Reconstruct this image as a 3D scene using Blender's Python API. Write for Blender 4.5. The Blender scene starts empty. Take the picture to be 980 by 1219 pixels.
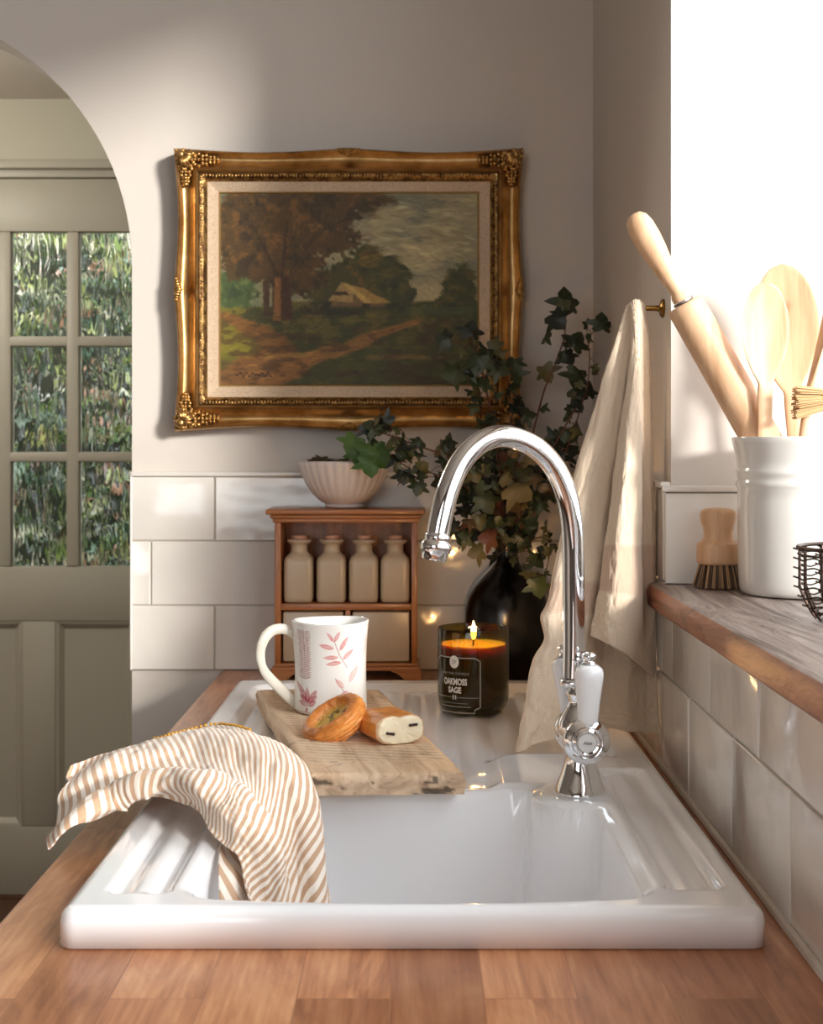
import bpy, bmesh, math, random
import numpy as np
from mathutils import Vector, Matrix, noise as mnoise
PI = math.pi
random.seed(7)
rng = np.random.default_rng(5)
SC = bpy.context.scene
COL = SC.collection
F = 1693.0          # focal length in pixels of the 980 x 1219 frame (50 mm on a 36 mm high frame)
K = F / 1479.0
VX, VY = 497.0, 535.0
CZ = 1.263          # camera height; worktop at 0.90

def at(px, py, y):
    """world point seen at a pixel of the photograph, at depth y*K"""
    y = y * K
    return Vector(((px - VX) / F * y, y, CZ - (py - VY) / F * y))

def lin(c):
    c = c / 255.0
    return c / 12.92 if c <= 0.04045 else ((c + 0.055) / 1.055) ** 2.4
def rgb(r, g, b): return (lin(r), lin(g), lin(b), 1.0)

# ---------------------------------------------------------------- materials
class NT:
    def __init__(s, name):
        s.m = bpy.data.materials.new(name); s.m.use_nodes = True
        s.t = s.m.node_tree; s.n = s.t.nodes; s.n.clear()
        s.out = s.n.new('ShaderNodeOutputMaterial')
    def node(s, typ, **kw):
        n = s.n.new(typ)
        for k, v in kw.items():
            if k.startswith('i_'):
                key = k[2:].replace('_', ' ')
                n.inputs[key].default_value = v
            else: setattr(n, k, v)
        return n
    def link(s, a, b): s.t.links.new(a, b)
    def coords(s, which='Object', scale=(1, 1, 1), rot=(0, 0, 0), loc=(0, 0, 0)):
        tc = s.node('ShaderNodeTexCoord'); mp = s.node('ShaderNodeMapping')
        mp.inputs['Scale'].default_value = scale; mp.inputs['Rotation'].default_value = rot
        mp.inputs['Location'].default_value = loc
        s.link(tc.outputs[which], mp.inputs['Vector']); return mp.outputs['Vector']
    def noise(s, vec, scale, detail=4, rough=.55, dist=0):
        n = s.node('ShaderNodeTexNoise'); n.inputs['Scale'].default_value = scale
        n.inputs['Detail'].default_value = detail; n.inputs['Roughness'].default_value = rough
        n.inputs['Distortion'].default_value = dist
        if vec is not None: s.link(vec, n.inputs['Vector'])
        return n.outputs['Fac']
    def ramp(s, fac, stops, interp='LINEAR'):
        r = s.node('ShaderNodeValToRGB'); r.color_ramp.interpolation = interp
        e = r.color_ramp.elements
        while len(e) < len(stops): e.new(0.5)
        for el, (p, c) in zip(e, stops):
            el.position = p; el.color = c if len(c) == 4 else (*c, 1)
        s.link(fac, r.inputs['Fac']); return r.outputs['Color']
    def mix(s, fac, a, b, mode='MIX'):
        n = s.node('ShaderNodeMix', data_type='RGBA', blend_type=mode)
        for i, v in ((0, fac), (6, a), (7, b)):
            if isinstance(v, (int, float)): n.inputs[i].default_value = v
            elif isinstance(v, tuple): n.inputs[i].default_value = v
            else: s.link(v, n.inputs[i])
        return n.outputs[2]
    def math(s, op, a, b=0.0, c=None):
        n = s.node('ShaderNodeMath', operation=op)
        for i, v in enumerate((a, b, c)):
            if v is None: continue
            if isinstance(v, (int, float)): n.inputs[i].default_value = v
            else: s.link(v, n.inputs[i])
        return n.outputs[0]
    def bump(s, h, strength=.3, dist=.001):
        b = s.node('ShaderNodeBump'); b.inputs['Strength'].default_value = strength
        b.inputs['Distance'].default_value = dist; s.link(h, b.inputs['Height']); return b.outputs['Normal']
    def bsdf(s, color=None, rough=.5, metal=0, normal=None, **kw):
        p = s.node('ShaderNodeBsdfPrincipled')
        def put(key, v):
            if v is None: return
            if isinstance(v, (int, float, tuple, list)): p.inputs[key].default_value = v
            else: s.link(v, p.inputs[key])
        put('Base Color', color); put('Roughness', rough); put('Metallic', metal); put('Normal', normal)
        for k, v in kw.items(): put(k.replace('_', ' '), v)
        s.link(p.outputs[0], s.out.inputs['Surface']); return p
    def surf(s, sh): s.link(sh, s.out.inputs['Surface'])

def m_plain(name, col, rough=.5, metal=0, bump=0, bscale=200, **kw):
    t = NT(name); nrm = None
    if bump:
        nrm = t.bump(t.noise(t.coords(), bscale, 3), bump, .001)
    t.bsdf(col, rough, metal, nrm, **kw); return t.m

def m_wall(name, col, rough=.75):
    t = NT(name); v = t.coords()
    c = t.mix(t.math('MULTIPLY', t.noise(v, 2.2, 3), .25), col, tuple(x * .88 for x in col[:3]) + (1,))
    t.bsdf(c, rough, 0, t.bump(t.noise(v, 60, 5), .12, .002)); return t.m

def m_wood(name, cols, scale=(1, 1, 1), rot=(0, 0, 0), rings=6, rough=.45, bump=.25, coat=0, distort=2.0, fine=90):
    """grain runs along the mapped Y axis"""
    t = NT(name); v = t.coords('Object', scale, rot)
    st = t.node('ShaderNodeMapping'); st.inputs['Scale'].default_value = (1, .12, 1); t.link(v, st.inputs['Vector'])
    big = t.noise(st.outputs[0], rings, 4, .6, distort)
    fin = t.node('ShaderNodeMapping'); fin.inputs['Scale'].default_value = (1, .03, 1); t.link(v, fin.inputs['Vector'])
    f = t.noise(fin.outputs[0], fine, 3, .65)
    mixf = t.math('ADD', t.math('MULTIPLY', big, .65), t.math('MULTIPLY', f, .35))
    n = len(cols)
    c = t.ramp(mixf, [(.30 + .4 * i / (n - 1), cc) for i, cc in enumerate(cols)])
    t.bsdf(c, rough, 0, t.bump(f, bump, .0015), Coat_Weight=coat, Coat_Roughness=.15); return t.m

def m_attr(name, rough=.5, attr='Col', bump=0, bscale=300, metal=0, sheen=0, **kw):
    t = NT(name); a = t.node('ShaderNodeAttribute'); a.attribute_name = attr
    nrm = t.bump(t.noise(t.coords(), bscale, 3), bump, .001) if bump else None
    t.bsdf(a.outputs['Color'], rough, metal, nrm, **kw); return t.m

def m_clear(name, tint, ior=1.45, rough=.0, gloss=1.0, normal_scale=0, bstr=.0):
    """thin clear glass: tinted straight-through light plus fresnel reflection"""
    t = NT(name)
    tr = t.node('ShaderNodeBsdfTransparent'); tr.inputs['Color'].default_value = tint
    gl = t.node('ShaderNodeBsdfGlossy'); gl.inputs['Roughness'].default_value = rough
    fr = t.node('ShaderNodeFresnel'); ge = t.node('ShaderNodeNewGeometry')
    t.link(t.math('MULTIPLY_ADD', ge.outputs['Backfacing'], 1 / ior - ior, ior), fr.inputs['IOR'])
    mx = t.node('ShaderNodeMixShader')
    t.link(fr.outputs[0], mx.inputs[0]); t.link(tr.outputs[0], mx.inputs[1]); t.link(gl.outputs[0], mx.inputs[2])
    t.surf(mx.outputs[0]); return t.m

# ---------------------------------------------------------------- objects
def tag(o, label=None, cat=None, group=None, kind=None):
    for k, v in (('label', label), ('category', cat), ('group', group), ('kind', kind)):
        if v: o[k] = v
    return o
def empty(name, loc, rz=0, **kw):
    o = bpy.data.objects.new(name, None); COL.objects.link(o)
    o.location = loc; o.rotation_euler = (0, 0, rz); o.empty_display_size = .02
    return tag(o, **kw)
def mesh_obj(name, verts, faces, mat, parent=None, smooth=True, angle=40, world=True, **kw):
    me = bpy.data.meshes.new(name)
    me.from_pydata([tuple(v) for v in verts], [], faces); me.validate(); me.update()
    return link_mesh(name, me, mat, parent, smooth, angle, world, **kw)
def link_mesh(name, me, mat, parent=None, smooth=True, angle=40, world=True, **kw):
    if smooth:
        me.shade_smooth()
        if angle: me.set_sharp_from_angle(angle=math.radians(angle))
    o = bpy.data.objects.new(name, me); COL.objects.link(o)
    for m in (mat if isinstance(mat, (list, tuple)) else [mat]): me.materials.append(m)
    if parent is not None:
        o.parent = parent
        if world: # vertices were given in world space
            bpy.context.view_layer.update()
            o.matrix_parent_inverse = wm(parent).inverted()
    return tag(o, **kw)
def wm(o):
    m = o.matrix_basis.copy()
    if o.parent: m = wm(o.parent) @ o.matrix_parent_inverse @ m
    return m

class MB:
    """collects shapes in one bmesh"""
    def __init__(s): s.b = bmesh.new()
    def raw(s, verts, faces, M=None, mi=0):
        vs = [s.b.verts.new((M @ Vector(v)) if M else Vector(v)) for v in verts]
        for f in faces:
            try:
                fc = s.b.faces.new([vs[i] for i in f]); fc.material_index = mi
            except ValueError: pass
        return s
    def box(s, x0, x1, y0, y1, z0, z1, bev=.0, seg=2, M=None, mi=0):
        t = bmesh.new()
        bmesh.ops.create_cube(t, size=1)
        for v in t.verts:
            v.co = Vector((x0 + (v.co.x + .5) * (x1 - x0), y0 + (v.co.y + .5) * (y1 - y0), z0 + (v.co.z + .5) * (z1 - z0)))
        if bev > 0:
            bmesh.ops.bevel(t, geom=list(t.edges), offset=bev, segments=seg, affect='EDGES', profile=.5)
        t.verts.index_update()
        s.raw([v.co.copy() for v in t.verts], [[v.index for v in f.verts] for f in t.faces], M, mi); t.free(); return s
    def lathe(s, prof, seg=48, M=None, mi=0, cap0=True, cap1=True, fn=None):
        """prof: (r, z) list; fn(angle, r, z)->(r, z) modulates"""
        vs = []; fs = []
        for r, z in prof:
            for k in range(seg):
                a = 2 * PI * k / seg
                rr, zz = fn(a, r, z) if fn else (r, z)
                vs.append((rr * math.cos(a), rr * math.sin(a), zz))
        n = len(prof)
        for i in range(n - 1):
            for k in range(seg):
                k2 = (k + 1) % seg
                fs.append((i * seg + k, i * seg + k2, (i + 1) * seg + k2, (i + 1) * seg + k))
        if cap0: fs.append(tuple(reversed(range(seg))))
        if cap1: fs.append(tuple((n - 1) * seg + k for k in range(seg)))
        return s.raw(vs, fs, M, mi)
    def tube(s, pts, rad, seg=12, M=None, mi=0, caps=True, closed=False, flat=None):
        pts = [Vector(p) for p in pts]; n = len(pts)
        if not hasattr(rad, '__len__'): rad = [rad] * n
        vs = []; fs = []
        tan = []
        for i in range(n):
            if closed: t = pts[(i + 1) % n] - pts[i - 1]
            else: t = pts[min(i + 1, n - 1)] - pts[max(i - 1, 0)]
            tan.append(t.normalized() if t.length > 1e-9 else Vector((0, 0, 1)))
        up = Vector((0, 0, 1)) if abs(tan[0].z) < .9 else Vector((1, 0, 0))
        nrm = tan[0].cross(up).normalized()
        for i in range(n):
            nrm = (nrm - tan[i] * nrm.dot(tan[i])).normalized()
            bn = tan[i].cross(nrm)
            fl = flat if flat else 1.0
            for k in range(seg):
                a = 2 * PI * k / seg
                vs.append(pts[i] + nrm * (rad[i] * math.cos(a)) + bn * (rad[i] * fl * math.sin(a)))
        m = n if closed else n - 1
        for i in range(m):
            j = (i + 1) % n
            for k in range(seg):
                k2 = (k + 1) % seg
                fs.append((i * seg + k, i * seg + k2, j * seg + k2, j * seg + k))
        if caps and not closed:
            fs.append(tuple(reversed(range(seg)))); fs.append(tuple((n - 1) * seg + k for k in range(seg)))
        return s.raw(vs, fs, M, mi)
    def ball(s, c, r, seg=16, rings=10, M=None, mi=0):
        c = Vector(c); r = Vector(r) if hasattr(r, '__len__') else Vector((r, r, r))
        prof = []
        vs = [c + Vector((0, 0, -r.z))]; fs = []
        for i in range(1, rings):
            a = -PI / 2 + PI * i / rings
            for k in range(seg):
                b = 2 * PI * k / seg
                vs.append(c + Vector((r.x * math.cos(a) * math.cos(b), r.y * math.cos(a) * math.sin(b), r.z * math.sin(a))))
        vs.append(c + Vector((0, 0, r.z)))
        for k in range(seg):
            k2 = (k + 1) % seg
            fs.append((0, 1 + k2, 1 + k)); L = len(vs) - 1; o = 1 + (rings - 2) * seg
            fs.append((L, o + k, o + k2))
            for i in range(rings - 2):
                fs.append((1 + i * seg + k, 1 + i * seg + k2, 1 + (i + 1) * seg + k2, 1 + (i + 1) * seg + k))
        return s.raw(vs, fs, M, mi)
    def build(s, name, mat, parent=None, smooth=True, angle=40, world=True, recalc=True, **kw):
        if recalc: bmesh.ops.recalc_face_normals(s.b, faces=list(s.b.faces))
        me = bpy.data.meshes.new(name); s.b.to_mesh(me); s.b.free()
        return link_mesh(name, me, mat, parent, smooth, angle, world, **kw)

def smooth_path(pts, n=8):
    """Catmull-Rom through points"""
    pts = [Vector(p) for p in pts]; out = []
    P = [2 * pts[0] - pts[1]] + pts + [2 * pts[-1] - pts[-2]]
    for i in range(1, len(P) - 2):
        for k in range(n):
            t = k / n
            a, b, c, d = P[i - 1], P[i], P[i + 1], P[i + 2]
            out.append(.5 * ((2 * b) + (c - a) * t + (2 * a - 5 * b + 4 * c - d) * t * t + (3 * b - a - 3 * c + d) * t ** 3))
    out.append(pts[-1]); return out
def interp(xs, ys, n):
    t = np.linspace(0, 1, n); return list(np.interp(t, xs, ys))
def dup(o, loc, rz=None, label=None):
    r = o.copy(); COL.objects.link(r); r.location = loc
    if rz is not None: r.rotation_euler = (0, 0, rz)
    if label: r['label'] = label
    for ch in list(o.children):
        c = ch.copy(); COL.objects.link(c); c.parent = r
        for g in list(ch.children):
            d = g.copy(); COL.objects.link(d); d.parent = c
    return r
def add_col(me, cols):
    """per-vertex linear colours"""
    a = me.color_attributes.new('Col', 'FLOAT_COLOR', 'POINT')
    arr = np.ones((len(me.vertices), 4), dtype=np.float32); arr[:, :3] = cols
    a.data.foreach_set('color', arr.ravel())
def cr_grid(ctrl, nu, nv):
    """ctrl[i][j] vectors -> dense (nu x nv) grid by Catmull-Rom in both directions"""
    A = np.array([[tuple(p) for p in r] for r in ctrl], dtype=float)
    def up(A, n):
        m = A.shape[0]
        E = np.concatenate([[2 * A[0] - A[1]], A, [2 * A[-1] - A[-2]]])
        t = np.linspace(0, m - 1, n); i = np.minimum(t.astype(int), m - 2); f = (t - i)[:, None, None]
        a, b, c, d = E[i], E[i + 1], E[i + 2], E[i + 3]
        return .5 * ((2 * b) + (c - a) * f + (2 * a - 5 * b + 4 * c - d) * f ** 2 + (3 * b - a - 3 * c + d) * f ** 3)
    G = up(A, nu); G = up(G.transpose(1, 0, 2), nv).transpose(1, 0, 2); return G
def grid_mesh(G, uv=None, thick=0, name='cloth'):
    nu, nv = G.shape[:2]
    me = bpy.data.meshes.new(name)
    V = G.reshape(-1, 3)
    fs = [(i * nv + j, i * nv + j + 1, (i + 1) * nv + j + 1, (i + 1) * nv + j) for i in range(nu - 1) for j in range(nv - 1)]
    me.from_pydata(V.tolist(), [], fs); me.update()
    if uv is not None:
        l = me.uv_layers.new(name='UVMap')
        idx = np.empty(len(me.loops), dtype=np.int32); me.loops.foreach_get('vertex_index', idx)
        l.data.foreach_set('uv', uv.reshape(-1, 2)[idx].astype(np.float32).ravel())
    return me
def fbm(x, y, z=0, o=4):
    return mnoise.fractal(Vector((x, y, z)), .6, 2.1, o)
# ================================================================ setting
YB = 2.05 * K        # back wall
YR = 1.42 * K        # far reveal of the window
XW = .29             # right wall
YD = 3.5 * K         # hall door
XL = -.322           # left edge of worktop
W_WALL = m_wall('wall_paint', rgb(206, 197, 188))
W_SIDE = m_wall('side_wall_paint', rgb(142, 128, 116))
W_HALL = m_wall('hall_paint', rgb(190, 186, 170))
M_TILE = None
t = NT('tile_glaze'); v = t.coords()
t.bsdf(t.mix(t.noise(v, 9, 2), rgb(230, 225, 218), rgb(222, 216, 208)), .12, 0, t.bump(t.noise(v, 14, 2), .5, .0035), Coat_Weight=.4)
M_TILE = t.m
M_GROUT = m_plain('grout', rgb(188, 180, 170), .9)
M_SAGE = m_wall('sage_door_paint', rgb(176, 171, 156), .45)
M_FLOORWOOD = m_wood('dark_floor_boards', [rgb(60, 38, 26), rgb(92, 60, 42), rgb(112, 76, 54)], rough=.4)

# floor and ceiling
MB().box(-2.6, .55, -2.0, YD + .3, -.05, 0).build('floor', M_FLOORWOOD, smooth=False, kind='structure')
MB().box(-2.6, .55, -2.0, YB + .12, 2.45, 2.55).box(-2.6, -.1, YB + .12, YD + .2, 2.25, 2.35).build('ceiling', W_WALL, smooth=False, kind='structure')

# back wall with the arch opening (solid, 12 cm thick)
def arch_wall():
    cx, zs, R, th = -.902, 1.565, .431, .12
    prof = [(cx + R, 0.0)]
    for i in range(49):
        a = PI * i / 48; prof.append((cx + R * math.cos(a), zs + R * math.sin(a)))
    prof.append((cx - R, 0.0))
    x0, x1, z1 = -2.6, XW + .02, 2.5
    vs = []; fs = []
    n = len(prof)
    outer = []
    for i, (x, z) in enumerate(prof):
        if i == 0: outer.append((x1, 0))
        elif i == n - 1: outer.append((x0, 0))
        else:
            a = PI * (i - 1) / 48; c, s_ = math.cos(a), math.sin(a)
            tx = ((x1 - cx) / c) if c > 1e-6 else ((x0 - cx) / c if c < -1e-6 else 1e9)
            tz = (z1 - zs) / s_ if s_ > 1e-6 else 1e9
            tt = min(tx, tz); outer.append((cx + c * tt, zs + s_ * tt))
    for yy in (YB, YB + th):
        for (x, z) in prof: vs.append((x, yy, z))
        for (x, z) in outer: vs.append((x, yy, z))
    for i in range(n - 1):
        fs.append((i, i + 1, n + i + 1, n + i)); b = 2 * n
        fs.append((b + i, b + n + i, b + n + i + 1, b + i + 1))
        fs.append((i, b + i, b + i + 1, i + 1))
    # corners of the rectangle
    return vs, fs
vs, fs = arch_wall()
m = MB().raw(vs, fs)
m.box(XW, .56, YB, YB + .12, 0, 2.5)
wall_back = m.build('wall_back', W_WALL, angle=30, kind='structure')
m = MB()   # fill the rectangle corners the fan leaves open
m.box(-2.6, -2.3, YB, YB + .12, 2.2, 2.5)
m.build('wall_fill', W_WALL, wall_back, smooth=False)

# right wall with its deep window opening: y from WY0 to YR, z from ZS to WZ1
WY0, ZS, WZ1, XO = -.75, 1.079, 2.28, .56
m = MB()
m.box(XW, XO, -2.0, YB, 0, ZS)             # below
m.box(XW, XO, YR, YB, ZS, 2.5)             # far pier
m.box(XW, XO, -2.0, WY0, ZS, 2.5)          # near pier
m.box(XW, XO, WY0, YR, WZ1, 2.5)           # head
wall_right = m.build('wall_right', W_WALL, smooth=False, kind='structure')
MB().box(-2.7, -2.6, -2.0, YD + .2, 0, 2.5).build('wall_left', W_SIDE, smooth=False, kind='structure')
# wall behind the camera with a wide window opening added for fill light
m = MB()
m.box(-2.6, .56, -2.1, -2.0, 0, .95).box(-2.6, .56, -2.1, -2.0, 2.2, 2.5)
m.box(-2.6, -1.9, -2.1, -2.0, .95, 2.2).box(-.4, .56, -2.1, -2.0, .95, 2.2)
m.build('wall_front', W_SIDE, smooth=False, kind='structure')

M_FRAME = m_plain('window_paint', rgb(236, 233, 228), .4)
M_PANE = m_clear('window_glass', (.97, .98, .98, 1))
def casement(name, horiz, a0, a1, z0, z1, d0, d1, bars):
    """a window frame in a wall; horiz 'y' = wall across x"""
    def bx(m, p0, p1, q0, q1, e0=d0, e1=d1, bev=.003):
        if horiz == 'y': m.box(e0, e1, p0, p1, q0, q1, bev)
        else: m.box(p0, p1, e0, e1, q0, q1, bev)
    m = MB(); f = .045
    bx(m, a0, a1, z0, z0 + f); bx(m, a0, a1, z1 - f, z1)
    n = bars + 1; step = (a1 - a0) / n
    for i in range(n + 1):
        c = a0 + i * step; lo = c if i == 0 else (c - f if i == n else c - f / 2)
        bx(m, lo, lo + f, z0 + f, z1 - f)
    o = m.build(name, M_FRAME, kind='structure')
    dm = (d0 + d1) / 2
    for i in range(n):
        p = MB(); bx(p, a0 + i * step + f * .4, a0 + (i + 1) * step - f * .4, z0 + f * .6, z1 - f * .6, dm - .002, dm + .002, 0)
        p.build('window_pane', M_PANE, o, smooth=False)
    return o
casement('window_1', 'y', WY0, YR - .001, ZS + .032, WZ1, .505, .545, 2)
casement('added_fill_window', 'x', -1.9, -.4, .95, 2.2, -2.07, -2.03, 1)  # second call: unseen window added behind the camera to let in fill light

# window sill board: weathered thick timber
t = NT('weathered_timber'); v = t.coords('Object', (1, 1, 1))
st = t.node('ShaderNodeMapping'); st.inputs['Scale'].default_value = (1, .10, 1); t.link(v, st.inputs['Vector'])
g = t.noise(st.outputs[0], 34, 6, .7, 1.6); g2 = t.noise(v, 7, 4)
geo = t.node('ShaderNodeNewGeometry'); sep = t.node('ShaderNodeSeparateXYZ')
t.link(t.coords('Object'), sep.inputs[0])
side = t.ramp(g, [(.34, rgb(112, 66, 44)), (.5, rgb(164, 104, 74)), (.68, rgb(190, 132, 98))])
top = t.ramp(g, [(.34, rgb(84, 72, 66)), (.48, rgb(136, 120, 112)), (.66, rgb(172, 158, 150))])
fz = t.ramp(sep.outputs['Z'], [(0, (0, 0, 0)), (1, (1, 1, 1))])
hi = t.math('GREATER_THAN', sep.outputs['Z'], 1.1065)
t.bsdf(t.mix(hi, side, top), .42, 0, t.bump(g, .6, .003)); M_SILL = t.m
sill = bpy.data.objects
bm_ = MB()
# slightly uneven long board
vsS = []; fsS = []
ny = 90
prof = [(.272, 1.079), (.268, 1.083), (.267, 1.100), (.270, 1.1065), (.276, 1.109), (.505, 1.109), (.505, 1.079)]
for i in range(ny + 1):
    yy = WY0 + .001 + (1.445 * K - WY0) * i / ny
    for j, (x, z) in enumerate(prof):
        w = fbm(yy * 6, j * 1.3) * .0018
        xx = x
        if yy > YR - .003 and x > XW - .003: xx = XW - .003
        vsS.append((xx + (w if j < 5 else 0), yy, z + (w * .4 if 2 < j < 5 else 0)))
npf = len(prof)
for i in range(ny):
    for j in range(npf):
        j2 = (j + 1) % npf
        fsS.append((i * npf + j, i * npf + j2, (i + 1) * npf + j2, (i + 1) * npf + j))
fsS.append(tuple(range(npf))); fsS.append(tuple(ny * npf + j for j in reversed(range(npf))))
sill = mesh_obj('window_sill', vsS, fsS, M_SILL, None, True, 35, False,
                label='weathered timber window sill board with rough orange brown front edge', cat='window sill')
sill['kind'] = 'structure'

# ---------------------------------------------------------------- tiling
def tiling(name, rows, u0, u1, offs, pitch, to3d, nrm, parent, thick=.009, bev=.0012):
    g = .0028
    m = MB()
    for r, (z0, z1) in enumerate(rows):
        u = offs[r % 2]
        while u > u0: u -= pitch
        while u < u1:
            a, b = max(u + g / 2, u0), min(u + pitch - g / 2, u1)
            if b - a > .006:
                tx, tz = random.uniform(-.0006, .0006), random.uniform(-.0005, .0005)
                c = []
                lo, hi_ = z0 + g / 2, z1 - g / 2
                mid = [(a, lo), (b, lo), (b, hi_), (a, hi_)]
                bs = [(a + bev * 1.6, lo + bev * 1.6), (b - bev * 1.6, lo + bev * 1.6), (b - bev * 1.6, hi_ - bev * 1.6), (a + bev * 1.6, hi_ - bev * 1.6)]
                V = [to3d(p[0], p[1], 0) for p in mid] + [to3d(p[0], p[1], thick - bev) for p in mid]
                bs2 = [(a + bev * .5, lo + bev * .5), (b - bev * .5, lo + bev * .5), (b - bev * .5, hi_ - bev * .5), (a + bev * .5, hi_ - bev * .5)]
                V += [to3d(p[0], p[1], thick - bev * .35) for p in bs2]
                V += [to3d(p[0], p[1], thick + tx * (1 if k in (0, 3) else -1) + tz * (1 if k < 2 else -1)) for k, p in enumerate(bs)]
                fs_ = []
                for L in range(3):
                    for k in range(4):
                        k2 = (k + 1) % 4
                        fs_.append((L * 4 + k, L * 4 + k2, L * 4 + 4 + k2, L * 4 + 4 + k))
                fs_.append((12, 13, 14, 15))
                m.raw(V, fs_)
            u += pitch
    return m.build(name, M_TILE, parent, angle=28)
rows = [(.9, 1.0066), (1.0066, 1.1126), (1.1126, 1.2186)]
TT = .009
tiling('tiles', rows, -.470, XW - TT - .001, [-.334, -.438], .208, lambda u, z, d: (u, YB - d, z), 0, wall_back)
# row order from below: joints alternate; grout bed
MB().box(-.471, XW, YB - TT + .0035, YB, .9, 1.2186).build('grout', M_GROUT, wall_back, smooth=False)
MB().box(-.471, XW - TT, YB - TT - .003, YB, 1.2186, 1.226, .002).build('tile_cap', M_TILE, wall_back)
rowsR = rows[:1] + [(1.0066, 1.079)]
tiling('tiles', [(.9, 1.0066), (1.0066, 1.0785)], -.9, YR, [1.29 * K - .005, 1.197 * K], .2, lambda u, z, d: (XW - d, u, z), 0, wall_right)
tiling('tiles', rows, YR, YB - TT - .001, [YR + .05, YR - .05], .2, lambda u, z, d: (XW - d, u, z), 0, wall_right)
MB().box(XW - TT + .0035, XW, -.9, YR, .9, 1.0785).box(XW - TT + .0035, XW, YR, YB, .9, 1.2186).build('grout', M_GROUT, wall_right, smooth=False)
# reveal tiles (face the camera) and their cap
tiling('tiles', [(1.109, 1.2145)], XW - TT, .503, [XW - TT, XW - TT], .24, lambda u, z, d: (u, YR - d, z), 0, wall_right)
m = MB().box(XW - TT - .003, .504, YR - TT - .003, YR, 1.2145, 1.222, .002).box(XW - TT - .003, XW, YR, YB - TT, 1.2186, 1.226, .002)
m.build('tile_cap', M_TILE, wall_right)
# silicone bead
M_SEAL = m_plain('sealant', rgb(205, 196, 184), .4)
m = MB()
pts = [(XW - TT - .001 + .0015 * fbm(i * .5, 3), -.9 + i * .04, .9015) for i in range(int((YB + .88) / .04))]
m.tube(pts, .0045, 8); m.build('trim_1', M_SEAL, None, kind='structure')
# front edge strip of tile at the arch jamb
MB().box(-.4725, -.4695, YB - TT - .001, YB + .002, .9, 1.226, .001).build('tile_edge', M_TILE, wall_back)

# ---------------------------------------------------------------- hall beyond the arch
dx0, dx1, dz1 = -1.448, -.692, 2.03
m = MB()
m.box(-2.6, dx0 - .03, YD, YD + .14, 0, 2.3).box(dx1 + .03, -.1, YD, YD + .14, 0, 2.3).box(dx0 - .03, dx1 + .03, YD, YD + .14, dz1 + .03, 2.3)
m.build('wall_hall', W_HALL, smooth=False, kind='structure')
MB().box(-.18, -.1, YB + .12, YD, 0, 2.3).build('wall_hall_right', W_HALL, smooth=False, kind='structure')
m = MB()
m.box(dx0 - .03, dx0, YD, YD + .1, 0, dz1 + .03, .003).box(dx1, dx1 + .03, YD, YD + .1, 0, dz1 + .03, .003).box(dx0, dx1, YD, YD + .1, dz1, dz1 + .03, .003)
m.box(dx0 - .10, dx0 - .02, YD - .018, YD, 0, dz1 + .02, .004).box(dx1 + .02, dx1 + .10, YD - .018, YD, 0, dz1 + .02, .004)
m.box(-2.6, -.18, YD - .03, YD, dz1 + .02, dz1 + .045, .004)
m.build('trim_2', M_SAGE, None, kind='structure')
# the door: rails, stiles, glazing bars in one leaf; panels and panes
door = empty('door_1', ((dx0 + dx1) / 2, YD + .02, 0), kind='structure')
px = [(-1.340, -1.184), (-1.148, -.992), (-.956, -.800)]
pz = [(1.583, 1.878), (1.256, 1.554), (.932, 1.2275)]
m = MB(); ya, yb = YD + .01, YD + .05
B = .004
m.box(dx0 + .002, px[0][0], ya, yb, .004, dz1 - .002, B).box(px[2][1], dx1 - .002, ya, yb, .004, dz1 - .002, B)
m.box(px[0][0], px[2][1], ya, yb, pz[0][1], dz1 - .002, B)
m.box(px[0][0], px[2][1], ya, yb, .778, pz[2][0], B)
m.box(px[0][0], px[2][1], ya, yb, .004, .198, B)
m.box(-1.1175, -1.0225, ya, yb, .198, .778, B)
for i in range(2):
    m.box(px[i][1], px[i + 1][0], ya - .002, yb, pz[2][0], pz[0][1], .006)
    m.box(px[0][0], px[2][1], ya - .001, yb, pz[i + 1][1], pz[i][0], .006)
m.build('door_leaf', M_SAGE, door)
for a, b in ((-1.340, -1.1175), (-1.0225, -.800)):
    q = MB(); q.box(a, b, ya + .02, yb - .006, .198, .778)
    # ogee moulding around the panel and a raised field
    w = .022
    fr = [(a, .198, b, .778, ya + .002), (a + w * .4, .198 + w * .4, b - w * .4, .778 - w * .4, ya + .005), (a + w, .198 + w, b - w, .778 - w, ya + .017)]
    vv = []
    for (xa, za, xb, zb, y) in fr: vv += [(xa, y, za), (xb, y, za), (xb, y, zb), (xa, y, zb)]
    q.raw(vv, [(L * 4 + k, L * 4 + (k + 1) % 4, L * 4 + 4 + (k + 1) % 4, L * 4 + 4 + k) for L in range(2) for k in range(4)] + [(8, 9, 10, 11)])
    q.build('door_panel', M_SAGE, door, angle=20)
# rippled obscure glass
t = NT('rippled_glass'); v = t.coords('Object', (1, 1, .30))
h = t.noise(v, 30, 1, .5, .8)
nrm = t.bump(h, .8, .012)
rf = t.node('ShaderNodeBsdfRefraction'); rf.inputs['IOR'].default_value = 1.5; rf.inputs['Roughness'].default_value = .03
gl = t.node('ShaderNodeBsdfGlossy'); gl.inputs['Roughness'].default_value = .05
t.link(nrm, rf.inputs['Normal']); t.link(nrm, gl.inputs['Normal'])
fr = t.node('ShaderNodeFresnel'); fr.inputs['IOR'].default_value = 1.4
mx = t.node('ShaderNodeMixShader'); t.link(fr.outputs[0], mx.inputs[0]); t.link(rf.outputs[0], mx.inputs[1]); t.link(gl.outputs[0], mx.inputs[2])
t.surf(mx.outputs[0]); M_RIPPLE = t.m
for (a, b) in px:
    for (c, d) in pz:
        MB().box(a - .004, b + .004, ya + .018, ya + .022, c - .004, d + .004).build('pane', M_RIPPLE, door, smooth=False)
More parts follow.
